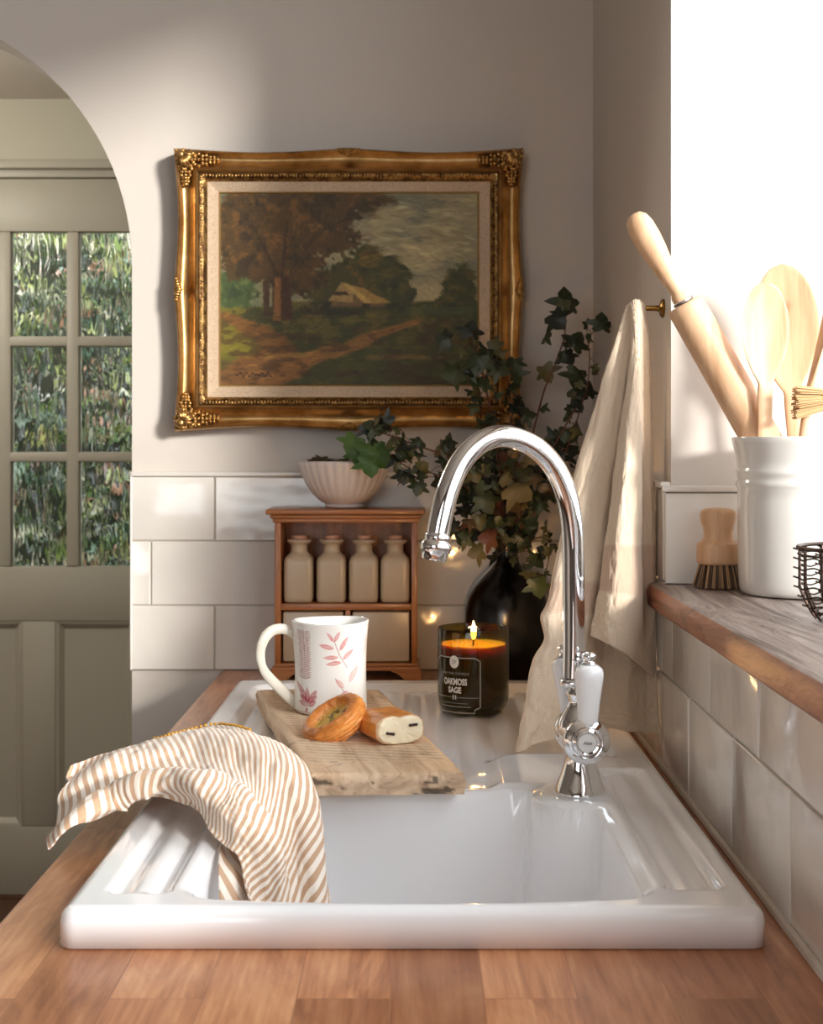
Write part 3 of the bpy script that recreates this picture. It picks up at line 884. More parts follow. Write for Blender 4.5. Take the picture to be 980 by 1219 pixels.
FX0, FX1, FZ1, FZ0 = at(206, 0, 2.01).x, at(624, 0, 2.01).x, at(0, 175, 2.01).z, at(0, 513, 2.01).z
yw = YB                  # wall face
pic = empty('framed_painting', ((FX0 + FX1) / 2, yw, FZ0), label='oil landscape of a thatched cottage in an ornate gilt frame on the wall', cat='painting')
t = NT('gilt'); v = t.coords()
n1 = t.noise(v, 22, 5, .65); n2 = t.noise(v, 400, 3)
col = t.ramp(n1, [(.36, rgb(150, 112, 64)), (.52, rgb(182, 142, 90)), (.7, rgb(206, 168, 116))])
t.bsdf(col, t.math('MULTIPLY_ADD', n2, .25, .22), .9, t.bump(n2, .25, .001)); M_GILT = t.m
t = NT('gilt_dark_hollows'); v = t.coords(); n1 = t.noise(v, 120, 4, .65)
edge_geo = t.node('ShaderNodeNewGeometry')
pt = t.ramp(edge_geo.outputs['Pointiness'], [(.46, rgb(52, 32, 18)), (.53, rgb(196, 150, 88))])  # darker in hollows, paler gold on raised edges
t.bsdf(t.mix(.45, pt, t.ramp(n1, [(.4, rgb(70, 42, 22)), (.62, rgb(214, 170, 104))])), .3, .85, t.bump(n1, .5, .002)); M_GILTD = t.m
t = NT('linen_slip'); v = t.coords()
wv = t.noise(t.coords('Object', (1, 1, 12)), 160, 3); wv2 = t.noise(t.coords('Object', (12, 1, 1)), 160, 3)
cc = t.ramp(t.math('ADD', t.math('MULTIPLY', wv, .5), t.math('MULTIPLY', wv2, .5)), [(.4, rgb(176, 150, 124)), (.6, rgb(214, 190, 162))])
t.bsdf(cc, .85); M_LINEN = t.m
def swept_frame(prof, scal, name, mat, parent, n=56, rect=None):
    """prof: (inset from outline, height off the wall). outer edge dips between corners and centre"""
    x0, x1, z0, z1 = rect
    Wd = prof[-1][0]
    vs = []; fs = []
    corners = [(x0, z0), (x1, z0), (x1, z1), (x0, z1)]
    ring = []
    for sdx in range(4):
        (xa, za), (xb, zb_) = corners[sdx], corners[(sdx + 1) % 4]
        ix, iz = ((0, 1), (-1, 0), (0, -1), (1, 0))[sdx]
        for k in range(n):
            tt = k / n
            ring.append((sdx, tt))
            dip = scal * max(0, math.sin(PI * ((tt * 2) % 1))) ** 1.3 * (1 if .0 < tt < 1 else 0)
            for (d, h) in prof:
                dd = d + dip * max(0, 1 - d / (Wd * .75))
                lx = xb - xa; lz = zb_ - za; L = math.hypot(lx, lz)
                s0 = d / L; s = s0 + tt * (1 - 2 * s0)
                vs.append((xa + lx * s + ix * dd, yw - h, za + lz * s + iz * dd))
    N = 4 * n; p = len(prof)
    for i in range(N):
        j = (i + 1) % N
        for k in range(p - 1): fs.append((i * p + k, i * p + k + 1, j * p + k + 1, j * p + k))
    return mesh_obj(name, vs, fs, mat, parent, True, 50)
FW = .0500
OFF = .014
fp = [(0, .001), (0, .022), (.002, .028), (.005, .030), (.008, .027), (.011, .022), (.018, .020), (.026, .0235), (.033, .031), (.036, .037), (.0385, .0385), (.041, .036), (.0425, .033)]
fp = [(a_, b_ if k_ == 0 else b_ + OFF) for k_, (a_, b_) in enumerate(fp)]
yw_wall = yw
swept_frame(fp, .0065, 'frame', M_GILT, pic, rect=(FX0, FX1, FZ0, FZ1))
yw = yw - OFF
ins = lambda d: (FX0 + d, FX1 - d, FZ0 + d, FZ1 - d)
swept_frame([(0, .033), (.001, .035), (.0065, .034), (.0105, .028), (.0125, .026)], 0, 'beaded_slip', M_GILTD, pic, rect=ins(.0425), n=40)
# beading along the slip
m = MB(); x0, x1, z0, z1 = ins(.0465)
r_ = random.Random(2)
def bead_line(a, b):
    L = (Vector(b) - Vector(a)).length; nn = int(L / .0052)
    for i in range(nn):
        p = Vector(a).lerp(Vector(b), (i + .5) / nn)
        m.ball((p.x + r_.uniform(-.0004, .0004), yw - .0345, p.z + r_.uniform(-.0008, .0008)), (.0021, .0018, .0026), 6, 4)
bead_line((x0, 0, z0), (x1, 0, z0)); bead_line((x0, 0, z1), (x1, 0, z1)); bead_line((x0, 0, z0), (x0, 0, z1)); bead_line((x1, 0, z0), (x1, 0, z1))
m.build('beading', M_GILTD, pic, angle=60)
CXa, CXb, CZb, CZa = at(264, 0, 2.03).x, at(568, 0, 2.03).x, at(0, 232, 2.03).z, at(0, 458, 2.03).z
d0 = .055; lx0, lx1, lz0, lz1 = ins(d0)
def flat_ring(o, i, yo, yi):
    vs = [(o[0], yo, o[2]), (o[1], yo, o[2]), (o[1], yo, o[3]), (o[0], yo, o[3]), (i[0], yi, i[2]), (i[1], yi, i[2]), (i[1], yi, i[3]), (i[0], yi, i[3])]
    return vs, [(k, (k + 1) % 4, 4 + (k + 1) % 4, 4 + k) for k in range(4)]
fi = .0035
inner = (CXa - fi, CXb + fi, CZa - fi, CZb + fi)
MB().raw(*flat_ring((lx0, lx1, lz0, lz1), inner, yw - .026, yw - .020)).build('linen_slip', M_LINEN, pic, smooth=False)
M_FIL = m_plain('fillet_gilt', rgb(205, 178, 128), .3, .8)
m = MB(); m.raw(*flat_ring(inner, (CXa - fi * .5, CXb + fi * .5, CZa - fi * .5, CZb + fi * .5), yw - .020, yw - .022)); m.raw(*flat_ring((CXa - fi * .5, CXb + fi * .5, CZa - fi * .5, CZb + fi * .5), (CXa, CXb, CZa, CZb), yw - .022, yw - .018))
m.build('fillet', M_FIL, pic)
img = paint_canvas(); Hc, Wc = img.shape[:2]
gx = np.linspace(CXa - .001, CXb + .001, Wc); gz = np.linspace(CZb + .001, CZa - .001, Hc)
G = np.zeros((Hc, Wc, 3)); G[..., 0] = gx[None, :]; G[..., 2] = gz[:, None]; G[..., 1] = yw - .018
me = grid_mesh(G, name='canvas')
ic = img / 255; ic = np.where(ic <= .04045, ic / 12.92, ((ic + .055) / 1.055) ** 2.4)
add_col(me, ic.reshape(-1, 3))
link_mesh('canvas', me, m_attr('oil_paint', .6, bump=.3, bscale=260), pic, True, 0)
# scrolled leaf ornaments
def ornament(cx, cz, sx, sz, seed):
    r = random.Random(seed); m = MB()
    yb_ = yw - .026
    m.ball((cx + sx * .013, yb_ - .006, cz + sz * .013), (.0085, .010, .0085), 12, 8)
    for k in range(7):
        a = PI / 2 * (k / 6) + r.uniform(-.1, .1); L = .020
        c, s = math.cos(a), math.sin(a)
        p0 = Vector((cx + sx * .014, yb_ - .010, cz + sz * .014))
        m.tube([p0 + Vector((sx * c, 0, sz * s)) * (L * q) + Vector((0, -.004 * math.sin(q * 3.1), 0)) for q in (.2, .4, .6, .8, 1)], [.002, .0034, .0036, .0028, .001], 7)
    for arm in (0, 1):
        L = .062 if (arm == 0) else .050
        for k in range(11):
            f = k / 10; w = (1 - f) * .014 + .003
            for sgn in (-1, 1):
                al = .010 + f * L; ac = .020 + sgn * w * .95 * (1 if k % 2 else .7)
                px_, pz_ = (al, ac) if arm == 0 else (ac, al)
                M = Matrix.Translation((cx + sx * px_, yb_ - .004 + .0035 * f, cz + sz * pz_)) @ Matrix.Rotation(r.uniform(-.9, .9), 4, 'Y')
                m.ball((0, 0, 0), (.0052 * (1 - f * .45), .0058 * (1 - .4 * f), .0038), 8, 5, M)
            al = .01 + f * L; px_, pz_ = (al, .020) if arm == 0 else (.020, al)
            m.ball((cx + sx * px_, yb_ - .006 + .004 * f, cz + sz * pz_), (.0035, .004, .0035), 8, 5)
        # long scroll
        pts = []
        for k in range(14):
            a = k / 13 * 4.2; rr = .007 * (1 - k / 17)
            al, ac = .030 + rr * math.cos(a), .007 + rr * math.sin(a)
            pts.append((cx + sx * (al if arm == 0 else ac), yb_ - .006, cz + sz * (ac if arm == 0 else al)))
        m.tube(pts, .0016, 6)
    for k in range(10):
        m.ball((cx + sx * r.uniform(.002, .03), yb_ - .004, cz + sz * r.uniform(.002, .012)), r.uniform(.0018, .003), 7, 5)
        m.ball((cx + sx * r.uniform(.002, .012), yb_ - .004, cz + sz * r.uniform(.002, .03)), r.uniform(.0018, .003), 7, 5)
    m.build('corner_ornament', M_GILTD, pic, angle=60)
ornament(FX0, FZ0, 1, 1, 1); ornament(FX1, FZ0, -1, 1, 2); ornament(FX0, FZ1, 1, -1, 3); ornament(FX1, FZ1, -1, -1, 4)
for (cx, cz, hz, sg) in (((FX0 + FX1) / 2, FZ1, 1, -1), ((FX0 + FX1) / 2, FZ0, 1, 1), (FX0, (FZ0 + FZ1) / 2, 0, 1), (FX1, (FZ0 + FZ1) / 2, 0, -1)):
    m = MB()
    for k in range(-4, 5):
        a = k * .0042; b = .006 * (1 - abs(k) / 6) + .002
        if hz: m.ball((cx + a, yw - .027, cz + sg * (b * .8 + .001)), (.0034, .005, b), 8, 6)
        else: m.ball((cx + sg * (b * .8 + .001), yw - .027, cz + a), (b, .005, .0034), 8, 6)
    m.build('centre_ornament', M_GILTD, pic, angle=60)

# ================================================================ spice cabinet, jars, bowl
M_PINE = m_wood('honey_pine', [rgb(118, 68, 34), rgb(170, 108, 60), rgb(200, 138, 84)], rot=(PI / 2, 0, 0), rings=18, rough=.38, coat=.2, fine=150)
M_PINEX = m_wood('honey_pine_across', [rgb(118, 68, 34), rgb(170, 108, 60), rgb(200, 138, 84)], rot=(0, 0, PI / 2), rings=18, rough=.38, coat=.2, fine=150)
YC0 = 1.955 * K; CD = .098; YC1 = YC0 + CD
bx0, bx1 = at(327, 0, 1.955).x, at(497, 0, 1.955).x
tz = 1.169
spice = empty('spice_cabinet', ((bx0 + bx1) / 2, YC0 + CD / 2, .9), label='small honey pine spice cabinet behind the sink holding four stoneware jars', cat='spice cabinet')
z_sh = at(0, 719, 1.955).z; z_bt = at(0, 790, 1.955).z; z_ct = at(0, 622, 1.955).z
ctr = (at(414, 0, 1.955).x)
m = MB(); w = .0095
m.box(bx0, bx0 + w, YC0, YC1, .921, z_ct, .0012).build('side_panel', M_PINE, spice)
MB().box(bx1 - w, bx1, YC0, YC1, .921, z_ct, .0012).build('side_panel', M_PINE, spice)
MB().box(bx0 + w, bx1 - w, YC1 - .006, YC1, .921, z_ct).build('back_panel', M_PINE, spice, smooth=False)
m = MB(); m.box(bx0 + w, bx1 - w, YC0 + .001, YC1 - .006, z_sh - .010, z_sh, .001).box(ctr - .004, ctr + .004, YC0 + .002, YC1 - .006, z_bt, z_sh - .010, .001)
m.build('shelf', M_PINEX, spice)
# stepped cornice top
m = MB()
m.box(bx0 - .003, bx1 + .003, YC0 - .003, YC1, z_ct, z_ct + .006, .0015)
m.box(bx0 - .007, bx1 + .007, YC0 - .007, YC1, z_ct + .006, z_ct + .013, .003)
m.box(bx0 - .013, bx1 + .012, YC0 - .014, YC1, tz - .008, tz, .002)
m.box(bx0 - .010, bx1 + .009, YC0 - .010, YC1, z_ct + .013, tz - .008, .001)
m.build('top', M_PINEX, spice)
m = MB(); m.box(bx0, bx1, YC0 - .002, YC1, .921, z_bt, .001).box(bx0 - .004, bx1 + .004, YC0 - .006, YC1, .915, .921, .0018)
# bracket feet
def bracket(xa, xb, flip):
    n = 12; vs = []; pts = []
    for k in range(n + 1):
        f = k / n; x = xa + (xb - xa) * f; zlo = .9003 if f < .55 else .9003 + .013 * (1 - math.cos((f - .55) / .45 * PI / 2)) 
        if f >= .55: zlo = .9003 + .013 * math.sin((f - .55) / .45 * PI / 2)
        pts.append((x, zlo))
    top_ = [(xb, .916), (xa, .916)]
    poly = pts + top_; y0, y1 = YC0 - .007, YC0 + .005
    vs = [(x, y0, z) for x, z in poly] + [(x, y1, z) for x, z in poly]; N = len(poly)
    return vs, [tuple(range(N)), tuple(reversed(range(N, 2 * N)))] + [(k, (k + 1) % N, N + (k + 1) % N, N + k) for k in range(N)]
m.raw(*bracket(bx0 - .006, bx0 + .040, 0)); m.raw(*bracket(bx1 + .006, bx1 - .040, 1))
m.box(bx0 - .002, bx0 + .01, YC0, YC1, .9003, .916).box(bx1 - .01, bx1 + .002, YC0, YC1, .9003, .916)
m.build('base', M_PINEX, spice)
t = NT('cream_stoneware'); v = t.coords(); t.bsdf(t.mix(t.noise(v, 30, 4), rgb(200, 182, 156), rgb(178, 158, 134)), .28, 0, t.bump(t.noise(v, 40, 3), .15, .002)); M_STONE = t.m
for (a, b) in ((bx0 + w + .003, ctr - .007), (ctr + .007, bx1 - w - .003)):
    MB().box(a, b, YC0 + .006, YC1 - .012, z_bt + .002, z_sh - .013, .0025, 3).build('drawer', M_STONE, spice)
# square shouldered jars with stoppers
def squircle(a, r, z, sq):
    c, s = abs(math.cos(a)), abs(math.sin(a)); n = 2 + 5 * sq
    return r / ((c ** n + s ** n) ** (1 / n))
jr = .0233
jprof = [(.010, 0, 1), (jr * .90, .0005, 1), (jr * .98, .003, 1), (jr, .008, 1), (jr, .060, 1), (jr * .98, .066, 1), (jr * .90, .071, .8), (jr * .72, .0755, .3), (jr * .60, .079, 0), (jr * .56, .083, 0), (jr * .56, .090, 0), (jr * .62, .092, 0), (jr * .80, .0945, 0), (jr * .84, .097, 0), (jr * .78, .099, 0), (jr * .5, .099, 0), (jr * .48, .094, 0)]
sq_of = {z: s for r, z, s in jprof}
labels = ['left end', 'second from the left', 'third from the left', 'right end']
M_STOP = m_plain('stopper', rgb(196, 150, 128), .6, 0, .2)
jx = [at(q, 0, 1.975).x for q in (355.5, 394.5, 433, 470.5)]
jar0 = None
for i, x in enumerate(jx):
    loc = (x, YC0 + .034, z_sh + .0006)
    lab = ('cream stoneware spice jar at the %s of the pine cabinet' % labels[i]) if i in (0, 3) else ('cream stoneware spice jar, %s in the pine cabinet' % labels[i])
    if jar0 is None:
        jar0 = empty('spice_jar', loc, label=lab, cat='jar', group='stoneware jars in the pine cabinet')
        m = MB(); m.lathe([(r, z) for r, z, s in jprof], 56, None, fn=lambda a, r, z: (squircle(a, r, z, sq_of[z]), z))
        m.build('jar_body', M_STONE, jar0, world=False)
        m = MB(); m.lathe([(jr * .46, .0945), (jr * .46, .100), (jr * .52, .101), (jr * .52, .1045), (jr * .46, .106), (.001, .1065)], 28)
        m.build('stopper', M_STOP, jar0, world=False)
    else: dup(jar0, loc, label=lab)
# fluted bowl
bl = at(409, 604, 1.97)
bowl_y = YC0 + .046
bowlr = .0735
M_BOWL = m_plain('pink_white_glaze', rgb(226, 214, 207), .25, 0, Coat_Weight=.3)
def flute(a, r, z):
    k = 1 + .026 * (abs(math.cos(a * 15)) - .6) * min(1, max(0, (z - .008) / .02)) * (1 if r > .02 else 0)
    return r * k, z
bp = [(.024, 0), (.030, .0006), (.032, .003), (.030, .006), (.040, .012), (.052, .024), (.0625, .040), (.069, .056), (.0725, .068), (.0735, .0735), (.0720, .0748), (.0705, .073), (.0665, .058), (.059, .040), (.048, .024), (.034, .012), (.014, .008), (.001, .0078)]
bowl = empty('fluted_bowl', (bl.x, bowl_y, tz + .0004), label='small fluted white bowl of ivy on top of the pine spice cabinet', cat='bowl')
MB().lathe(bp, 180, None, fn=flute, cap1=False).build('bowl_body', M_BOWL, bowl, angle=70, world=False)
# ================================================================ dark vase with ivy
vy = 2.243; vx = (604 - VX) / F * vy
M_BLACKGLASS = m_plain('black_glass', rgb(8, 7, 8), .22, 0)
vase = empty('ivy_vase', (vx, vy, .9003), label='round black glass bottle vase full of dark ivy branches', cat='vase')
vp = [(.03, 0), (.052, .0008), (.060, .006), (.066, .020), (.0685, .050), (.0688, .085), (.067, .110), (.062, .130), (.053, .147), (.040, .162), (.026, .175), (.0185, .186), (.0165, .198), (.0165, .215), (.0190, .222), (.0190, .226), (.0150, .227), (.0135, .215), (.0135, .18), (.03, .16), (.055, .13), (.062, .09), (.060, .02), (.001, .01)]
MB().lathe(vp, 72, None, cap1=False).build('bottle', M_BLACKGLASS, vase, angle=70, world=False)

LEAF = [(0, 0), (.20, -.10), (.46, -.16), (.62, .02), (.50, .20), (.78, .34), (.98, .52), (.70, .60), (.42, .60), (.36, .80), (.0, 1.12)]
def leaf_pts():
    R = LEAF; L = [(-x, y) for x, y in reversed(R[1:-1])]
    return R + L
class Foliage:
    def __init__(s, seed): s.v = []; s.f = []; s.c = []; s.r = random.Random(seed)
    def leaf(s, p, size, facing, roll, col, curl=.35):
        """ivy leaf: p stalk end; facing = normal direction"""
        P = leaf_pts(); n = len(P)
        nrm = Vector(facing).normalized(); down = Vector((math.sin(roll), 0, math.cos(roll)))
        y = (down - nrm * down.dot(nrm)).normalized(); x = y.cross(nrm)
        b = len(s.v); k = size / 1.15
        def put(a, c_):
            w = -curl * (abs(a) ** 1.6) * .7 + curl * .35 * (c_ - .4) ** 2 * -1 + .06 * math.sin(5 * a + 7 * c_)
            return Vector(p) + x * (a * k) + y * (c_ * k) + nrm * (w * k)
        mids = [(0, .0), (0, .35), (0, .7), (0, 1.12)]
        s.v.append(put(0, .0)); s.v.append(put(0, .36)); s.v.append(put(0, .62))
        ring = []
        for (a, c_) in P: ring.append(len(s.v)); s.v.append(put(a, c_))
        inner = []
        for (a, c_) in P: inner.append(len(s.v)); q = put(a * .5, .36 + (c_ - .36) * .5); s.v.append(q)
        for i in range(n):
            j = (i + 1) % n
            s.f.append((ring[i], ring[j], inner[j], inner[i])); s.f.append((inner[i], inner[j], b + 1))
        nn = len(s.v) - b
        for i in range(nn):
            t_ = s.r.uniform(.92, 1.08); s.c.append(tuple(min(1, q * t_) for q in col))
    def petiole(s, a, b_, rad, stems): stems.tube([a, (Vector(a) + Vector(b_)) / 2 + Vector((0, 0, .003)), b_], [rad, rad * .8, rad * .7], 5)
    def build(s, name, mat, parent):
        me = bpy.data.meshes.new(name); me.from_pydata([tuple(v) for v in s.v], [], s.f); me.update()
        add_col(me, np.array(s.c)); return link_mesh(name, me, mat, parent, True, 0)
def L3(c): return tuple(lin(q) for q in c)
GREENS = [L3(c) for c in ((46, 56, 34), (58, 66, 40), (38, 46, 30), (72, 76, 46), (30, 36, 26), (84, 82, 50))]
DRY = [L3(c) for c in ((96, 88, 52), (112, 98, 60), (84, 66, 42), (98, 56, 36))]
BRIGHT = [L3(c) for c in ((72, 104, 46), (86, 116, 54), (60, 90, 40))]
M_IVY = m_attr('ivy_leaf', .42, bump=.2, bscale=120)
M_STEM = m_plain('ivy_stem', rgb(92, 54, 40), .6, 0, .3)
M_STEMR = m_plain('ivy_stem_red', rgb(122, 66, 50), .6)
fol = Foliage(4); stems = MB(); r = random.Random(9)
neck = Vector((vx, vy, .9003 + .20))
# (pixel x, pixel y, depth) paths, all leaving the neck
BR = [  # path, radius, leaves, size, palette, where leaves start along the stem
    ([(612, 600, 1.93), (636, 510, 1.93), (648, 465, 1.92), (664, 425, 1.90), (672, 400, 1.90), (674, 372, 1.90)], .0022, 6, .026, GREENS, .45),
    ([(622, 600, 1.92), (655, 540, 1.90), (680, 495, 1.88), (697, 470, 1.86), (702, 430, 1.86), (701, 405, 1.86), (712, 388, 1.86)], .0017, 9, .020, GREENS, .5),
    ([(600, 600, 1.94), (590, 520, 1.93), (580, 470, 1.90), (574, 440, 1.88), (560, 402, 1.88)], .0028, 24, .023, GREENS, .45),
    ([(604, 590, 1.95), (604, 520, 1.94), (612, 480, 1.94), (600, 440, 1.92), (596, 418, 1.9)], .0022, 22, .022, GREENS, .4),
    ([(590, 600, 1.93), (560, 560, 1.90), (528, 542, 1.87), (490, 528, 1.86), (460, 517, 1.86), (436, 508, 1.87)], .0022, 26, .022, GREENS, .4),
    ([(585, 610, 1.92), (555, 580, 1.88), (520, 565, 1.86), (495, 560, 1.85), (478, 552, 1.86)], .0016, 20, .020, GREENS, .4),
    ([(640, 600, 1.92), (665, 560, 1.90), (680, 520, 1.90), (690, 490, 1.90), (694, 468, 1.9)], .0018, 16, .020, GREENS, .4),
    ([(595, 620, 1.90), (575, 590, 1.86), (560, 560, 1.84), (566, 540, 1.84)], .002, 24, .023, GREENS + DRY[:1], .3),
    ([(610, 620, 1.90), (615, 590, 1.85), (620, 560, 1.84), (600, 545, 1.84)], .002, 24, .026, GREENS + DRY, .3),
    ([(600, 640, 1.90), (580, 630, 1.85), (560, 625, 1.84), (545, 632, 1.84)], .0018, 20, .021, GREENS + DRY, .3),
    ([(615, 640, 1.90), (635, 615, 1.85), (650, 590, 1.84), (668, 585, 1.84)], .0018, 26, .023, GREENS + DRY[2:], .3),
    ([(615, 655, 1.90), (640, 640, 1.86), (655, 650, 1.84), (648, 690, 1.84)], .0016, 14, .020, GREENS, .35),
    ([(600, 655, 1.90), (620, 650, 1.86), (632, 660, 1.84), (630, 685, 1.83)], .0016, 12, .020, GREENS, .35),
    ([(625, 620, 1.94), (650, 580, 1.95), (668, 545, 1.95), (672, 525, 1.95)], .0018, 28, .023, GREENS[:3] + GREENS[4:5], .3),
    ([(600, 610, 1.96), (590, 570, 1.97), (600, 530, 1.97), (625, 515, 1.96)], .0018, 36, .023, GREENS[:3] + GREENS[4:5], .25),
    ([(590, 620, 1.96), (570, 600, 1.97), (550, 600, 1.97)], .0018, 24, .023, GREENS[:3] + GREENS[4:5], .3),
    ([(620, 620, 1.96), (640, 560, 1.97), (655, 520, 1.97)], .0018, 24, .022, GREENS[:3] + GREENS[4:5], .3),
]
for pts, rad, nl, size, pal, st0 in BR:
    P = [neck - Vector((0, 0, .07)), neck + Vector((0, 0, .022))] + [at(*p) for p in pts]
    path = smooth_path(P, 7)
    n = len(path)
    stems.tube(path, [rad * (1 - .6 * i / n) for i in range(n)], 6)
    for k in range(nl):
        f = st0 + (1 - st0) * (k + 1) / nl
        i = min(n - 1, int(f * (n - 1)))
        base = path[i]
        off = Vector((r.uniform(-1, 1), r.uniform(-.8, .3), r.uniform(-.5, .9))).normalized() * size * r.uniform(.4, 1.1)
        if k == nl - 1: off = Vector((0, -.2, 1)) * size * .2
        q = base + off
        if q.y > YB - .016: q.y = YB - .018
        fac = (r.uniform(-1, 1), r.uniform(-1, -.1), r.uniform(-.4, 1))
        fol.petiole(base, q, rad * .35, stems)
        fol.leaf(q, size * r.uniform(.65, 1.25), fac, r.uniform(-2.6, 2.6) if r.random() < .6 else r.uniform(2.6, 3.6), r.choice(pal), r.uniform(.3, 1.1))
# leaves that read clearly
for (px_, py_, d, s_, roll, col, fac) in [
    (678, 368, 1.90, .040, .0, 0, (.5, -.8, .3)), (657, 374, 1.89, .034, 2.4, 4, (-.5, -1, .2)), (668, 366, 1.89, .020, .9, 3, (0, -1, .2)),
    (718, 392, 1.85, .030, .1, 0, (.4, -1, .3)), (674, 418, 1.88, .026, 2.8, 4, (.2, -1, .3)), (690, 440, 1.87, .036, 3.5, 0, (.5, -1, .2)), (682, 462, 1.88, .030, 2.2, 2, (-.3, -1, .1)),
    (536, 404, 1.87, .026, -1.3, 2, (0, -1, .4)), (560, 400, 1.87, .028, .2, 4, (.2, -1, .3)), (570, 424, 1.86, .032, 3.3, 0, (-.3, -1, .1)), (548, 440, 1.87, .034, -2.0, 1, (.1, -1, .5)), (588, 435, 1.87, .030, 2.0, 1, (.2, -1, .4)),
    (455, 507, 1.86, .032, -1.2, 1, (0, -.8, .8)), (480, 560, 1.85, .024, 3.1, 4, (0, -1, .1)), (500, 575, 1.85, .022, 3.4, 0, (0, -1, .1)),
    (600, 562, 1.83, .040, 1.7, 6, (.1, -.9, .5)), (608, 578, 1.82, .042, 2.3, 7, (-.2, -.9, .5)), (575, 590, 1.83, .032, 2.7, 1, (.1, -1, .2)), (590, 640, 1.83, .028, -1.6, 9, (.1, -1, .3)),
    (575, 655, 1.83, .026, -1.9, 6, (.1, -1, .3)), (640, 690, 1.82, .030, 3.0, 8, (.2, -1, .2)), (560, 640, 1.83, .024, -1.5, 1, (0, -1, .4))]:
    allc = GREENS + DRY
    fol.leaf(at(px_, py_, d), s_, fac, roll, allc[col % len(allc)] if col != 8 else L3((72, 84, 44)), .6)
fol.build('foliage', M_IVY, vase)
stems.build('stems', M_STEM, vase)
# ivy sprig lying in the bowl
spr = empty('ivy_sprig', (bl.x, bowl_y, tz + .06), label='short ivy sprig with brighter green leaves resting in the fluted bowl', cat='ivy sprig')
fol = Foliage(8); stems = MB()
P = smooth_path([(bl.x - .03, bowl_y + .02, tz + .064), (bl.x, bowl_y, tz + .075), (bl.x + .02, bowl_y - .03, tz + .086), (bl.x + .035, bowl_y - .055, tz + .088)], 6)
stems.tube(P, .0015, 6)
for (px_, py_, d, s_, roll, c) in [(436, 540, 1.93, .040, 3.0, 0), (424, 532, 1.94, .034, 3.6, 1), (448, 545, 1.93, .036, 2.5, 2), (440, 556, 1.92, .036, 3.1, 0), (428, 548, 1.93, .030, 3.3, 2)]:
    fol.leaf(at(px_, py_ - 12, d), s_, (r.uniform(-.4, .4), -1, .35), roll, BRIGHT[c], .3)
for k in range(12):
    q = Vector((bl.x + r.uniform(-.045, .045), bowl_y + r.uniform(-.04, .03), tz + .074 + r.uniform(0, .006)))
    fol.leaf(q, .03, (r.uniform(-.4, .4), r.uniform(-.5, .1), 1), r.uniform(-3, 3), r.choice(GREENS[2:] + DRY[2:]), .3)
fol.build('leaves', M_IVY, spr); stems.build('stem', M_STEM, spr)

# ================================================================ candle
cy = 1.607 * K; cx = (563.5 - VX) / F * cy; cz0 = .9215
for dz in range(1): pass
candle = empty('candle', (cx, cy, cz0), label='lit scented candle in an olive glass jar on the sink drainer', cat='candle')
R0 = .0462; H0 = .112
M_OLIVE = m_clear('olive_glass', (.40, .37, .17, 1), 1.5)
gp = [(.001, 0), (.024, 0), (.031, .0012), (.038, .005), (.0435, .012), (.0458, .020), (R0, .030), (R0, .100), (R0 - .0004, H0 - .002), (R0 - .0012, H0), (R0 - .0024, H0 - .001), (R0 - .0028, .100), (R0 - .003, .030), (.041, .016), (.034, .009), (.001, .007)]
MB().lathe(gp, 96, Matrix.Translation((cx, cy, cz0)), cap0=False, cap1=False).build('glass_jar', M_OLIVE, candle, angle=50)
t = NT('wax'); 
t.bsdf(rgb(214, 176, 112), .45, 0, None, Subsurface_Weight=.8, Subsurface_Radius=(.02, .008, .002), Subsurface_Scale=1.0); M_WAX = t.m
wz = .090; Rw = R0 - .0034
wp = [(.001, .0075), (.033, .0095), (.0402, .0165), (Rw, .030), (Rw, wz), (Rw - .001, wz + .001), (Rw - .003, wz - .0005), (.02, wz - .0015), (.001, wz - .002)]
MB().lathe(wp, 72, Matrix.Translation((cx, cy, cz0)), cap0=False, cap1=False).build('wax', M_WAX, candle, angle=50)
MB().tube([(cx, cy, cz0 + wz - .003), (cx + .0004, cy, cz0 + wz + .003), (cx + .001, cy, cz0 + wz + .008)], .0011, 8).build('wick', m_plain('wick', rgb(26, 18, 14), .9), candle)
t = NT('flame'); v = t.coords('Object'); em = t.node('ShaderNodeEmission')
em.inputs['Color'].default_value = (1, .62, .2, 1); em.inputs['Strength'].default_value = 35; t.surf(em.outputs[0]); M_FLAME = t.m
fzc = cz0 + wz + .005
MB().lathe([(.0001, 0), (.0022, .002), (.0034, .006), (.0035, .010), (.0026, .015), (.0014, .020), (.0001, .025)], 20, Matrix.Translation((cx + .0005, cy, fzc)), cap0=False, cap1=False).build('flame', M_FLAME, candle)
def wrap(me, th0, zc, R):
    for v_ in me.vertices:
        u, w, d = v_.co; a = -PI / 2 + th0 + u / R
        v_.co = (cx + (R + d) * math.cos(a), cy + (R + d) * math.sin(a), zc + w)
def text_mesh(s, h, width=None, shear=0, bold=0):
    cu = bpy.data.curves.new('lettering', 'FONT'); cu.body = s; cu.size = h; cu.align_x = 'CENTER'; cu.align_y = 'CENTER'; cu.shear = shear; cu.offset = bold; cu.resolution_u = 3
    tmp = bpy.data.objects.new('lettering', cu); COL.objects.link(tmp); bpy.context.view_layer.update()
    me = bpy.data.meshes.new_from_object(tmp.evaluated_get(bpy.context.evaluated_depsgraph_get())); bpy.data.objects.remove(tmp)
    xs = [v_.co.x for v_ in me.vertices]; ys = [v_.co.y for v_ in me.vertices]
    w = max(xs) - min(xs); hh = max(ys) - min(ys); mx_, my_ = (max(xs) + min(xs)) / 2, (max(ys) + min(ys)) / 2
    for v_ in me.vertices:
        v_.co.x = (v_.co.x - mx_) * ((width / w) if width else h / hh); v_.co.y = (v_.co.y - my_) * h / hh
    return me
M_PRINT = m_plain('label_print', rgb(222, 216, 204), .5)
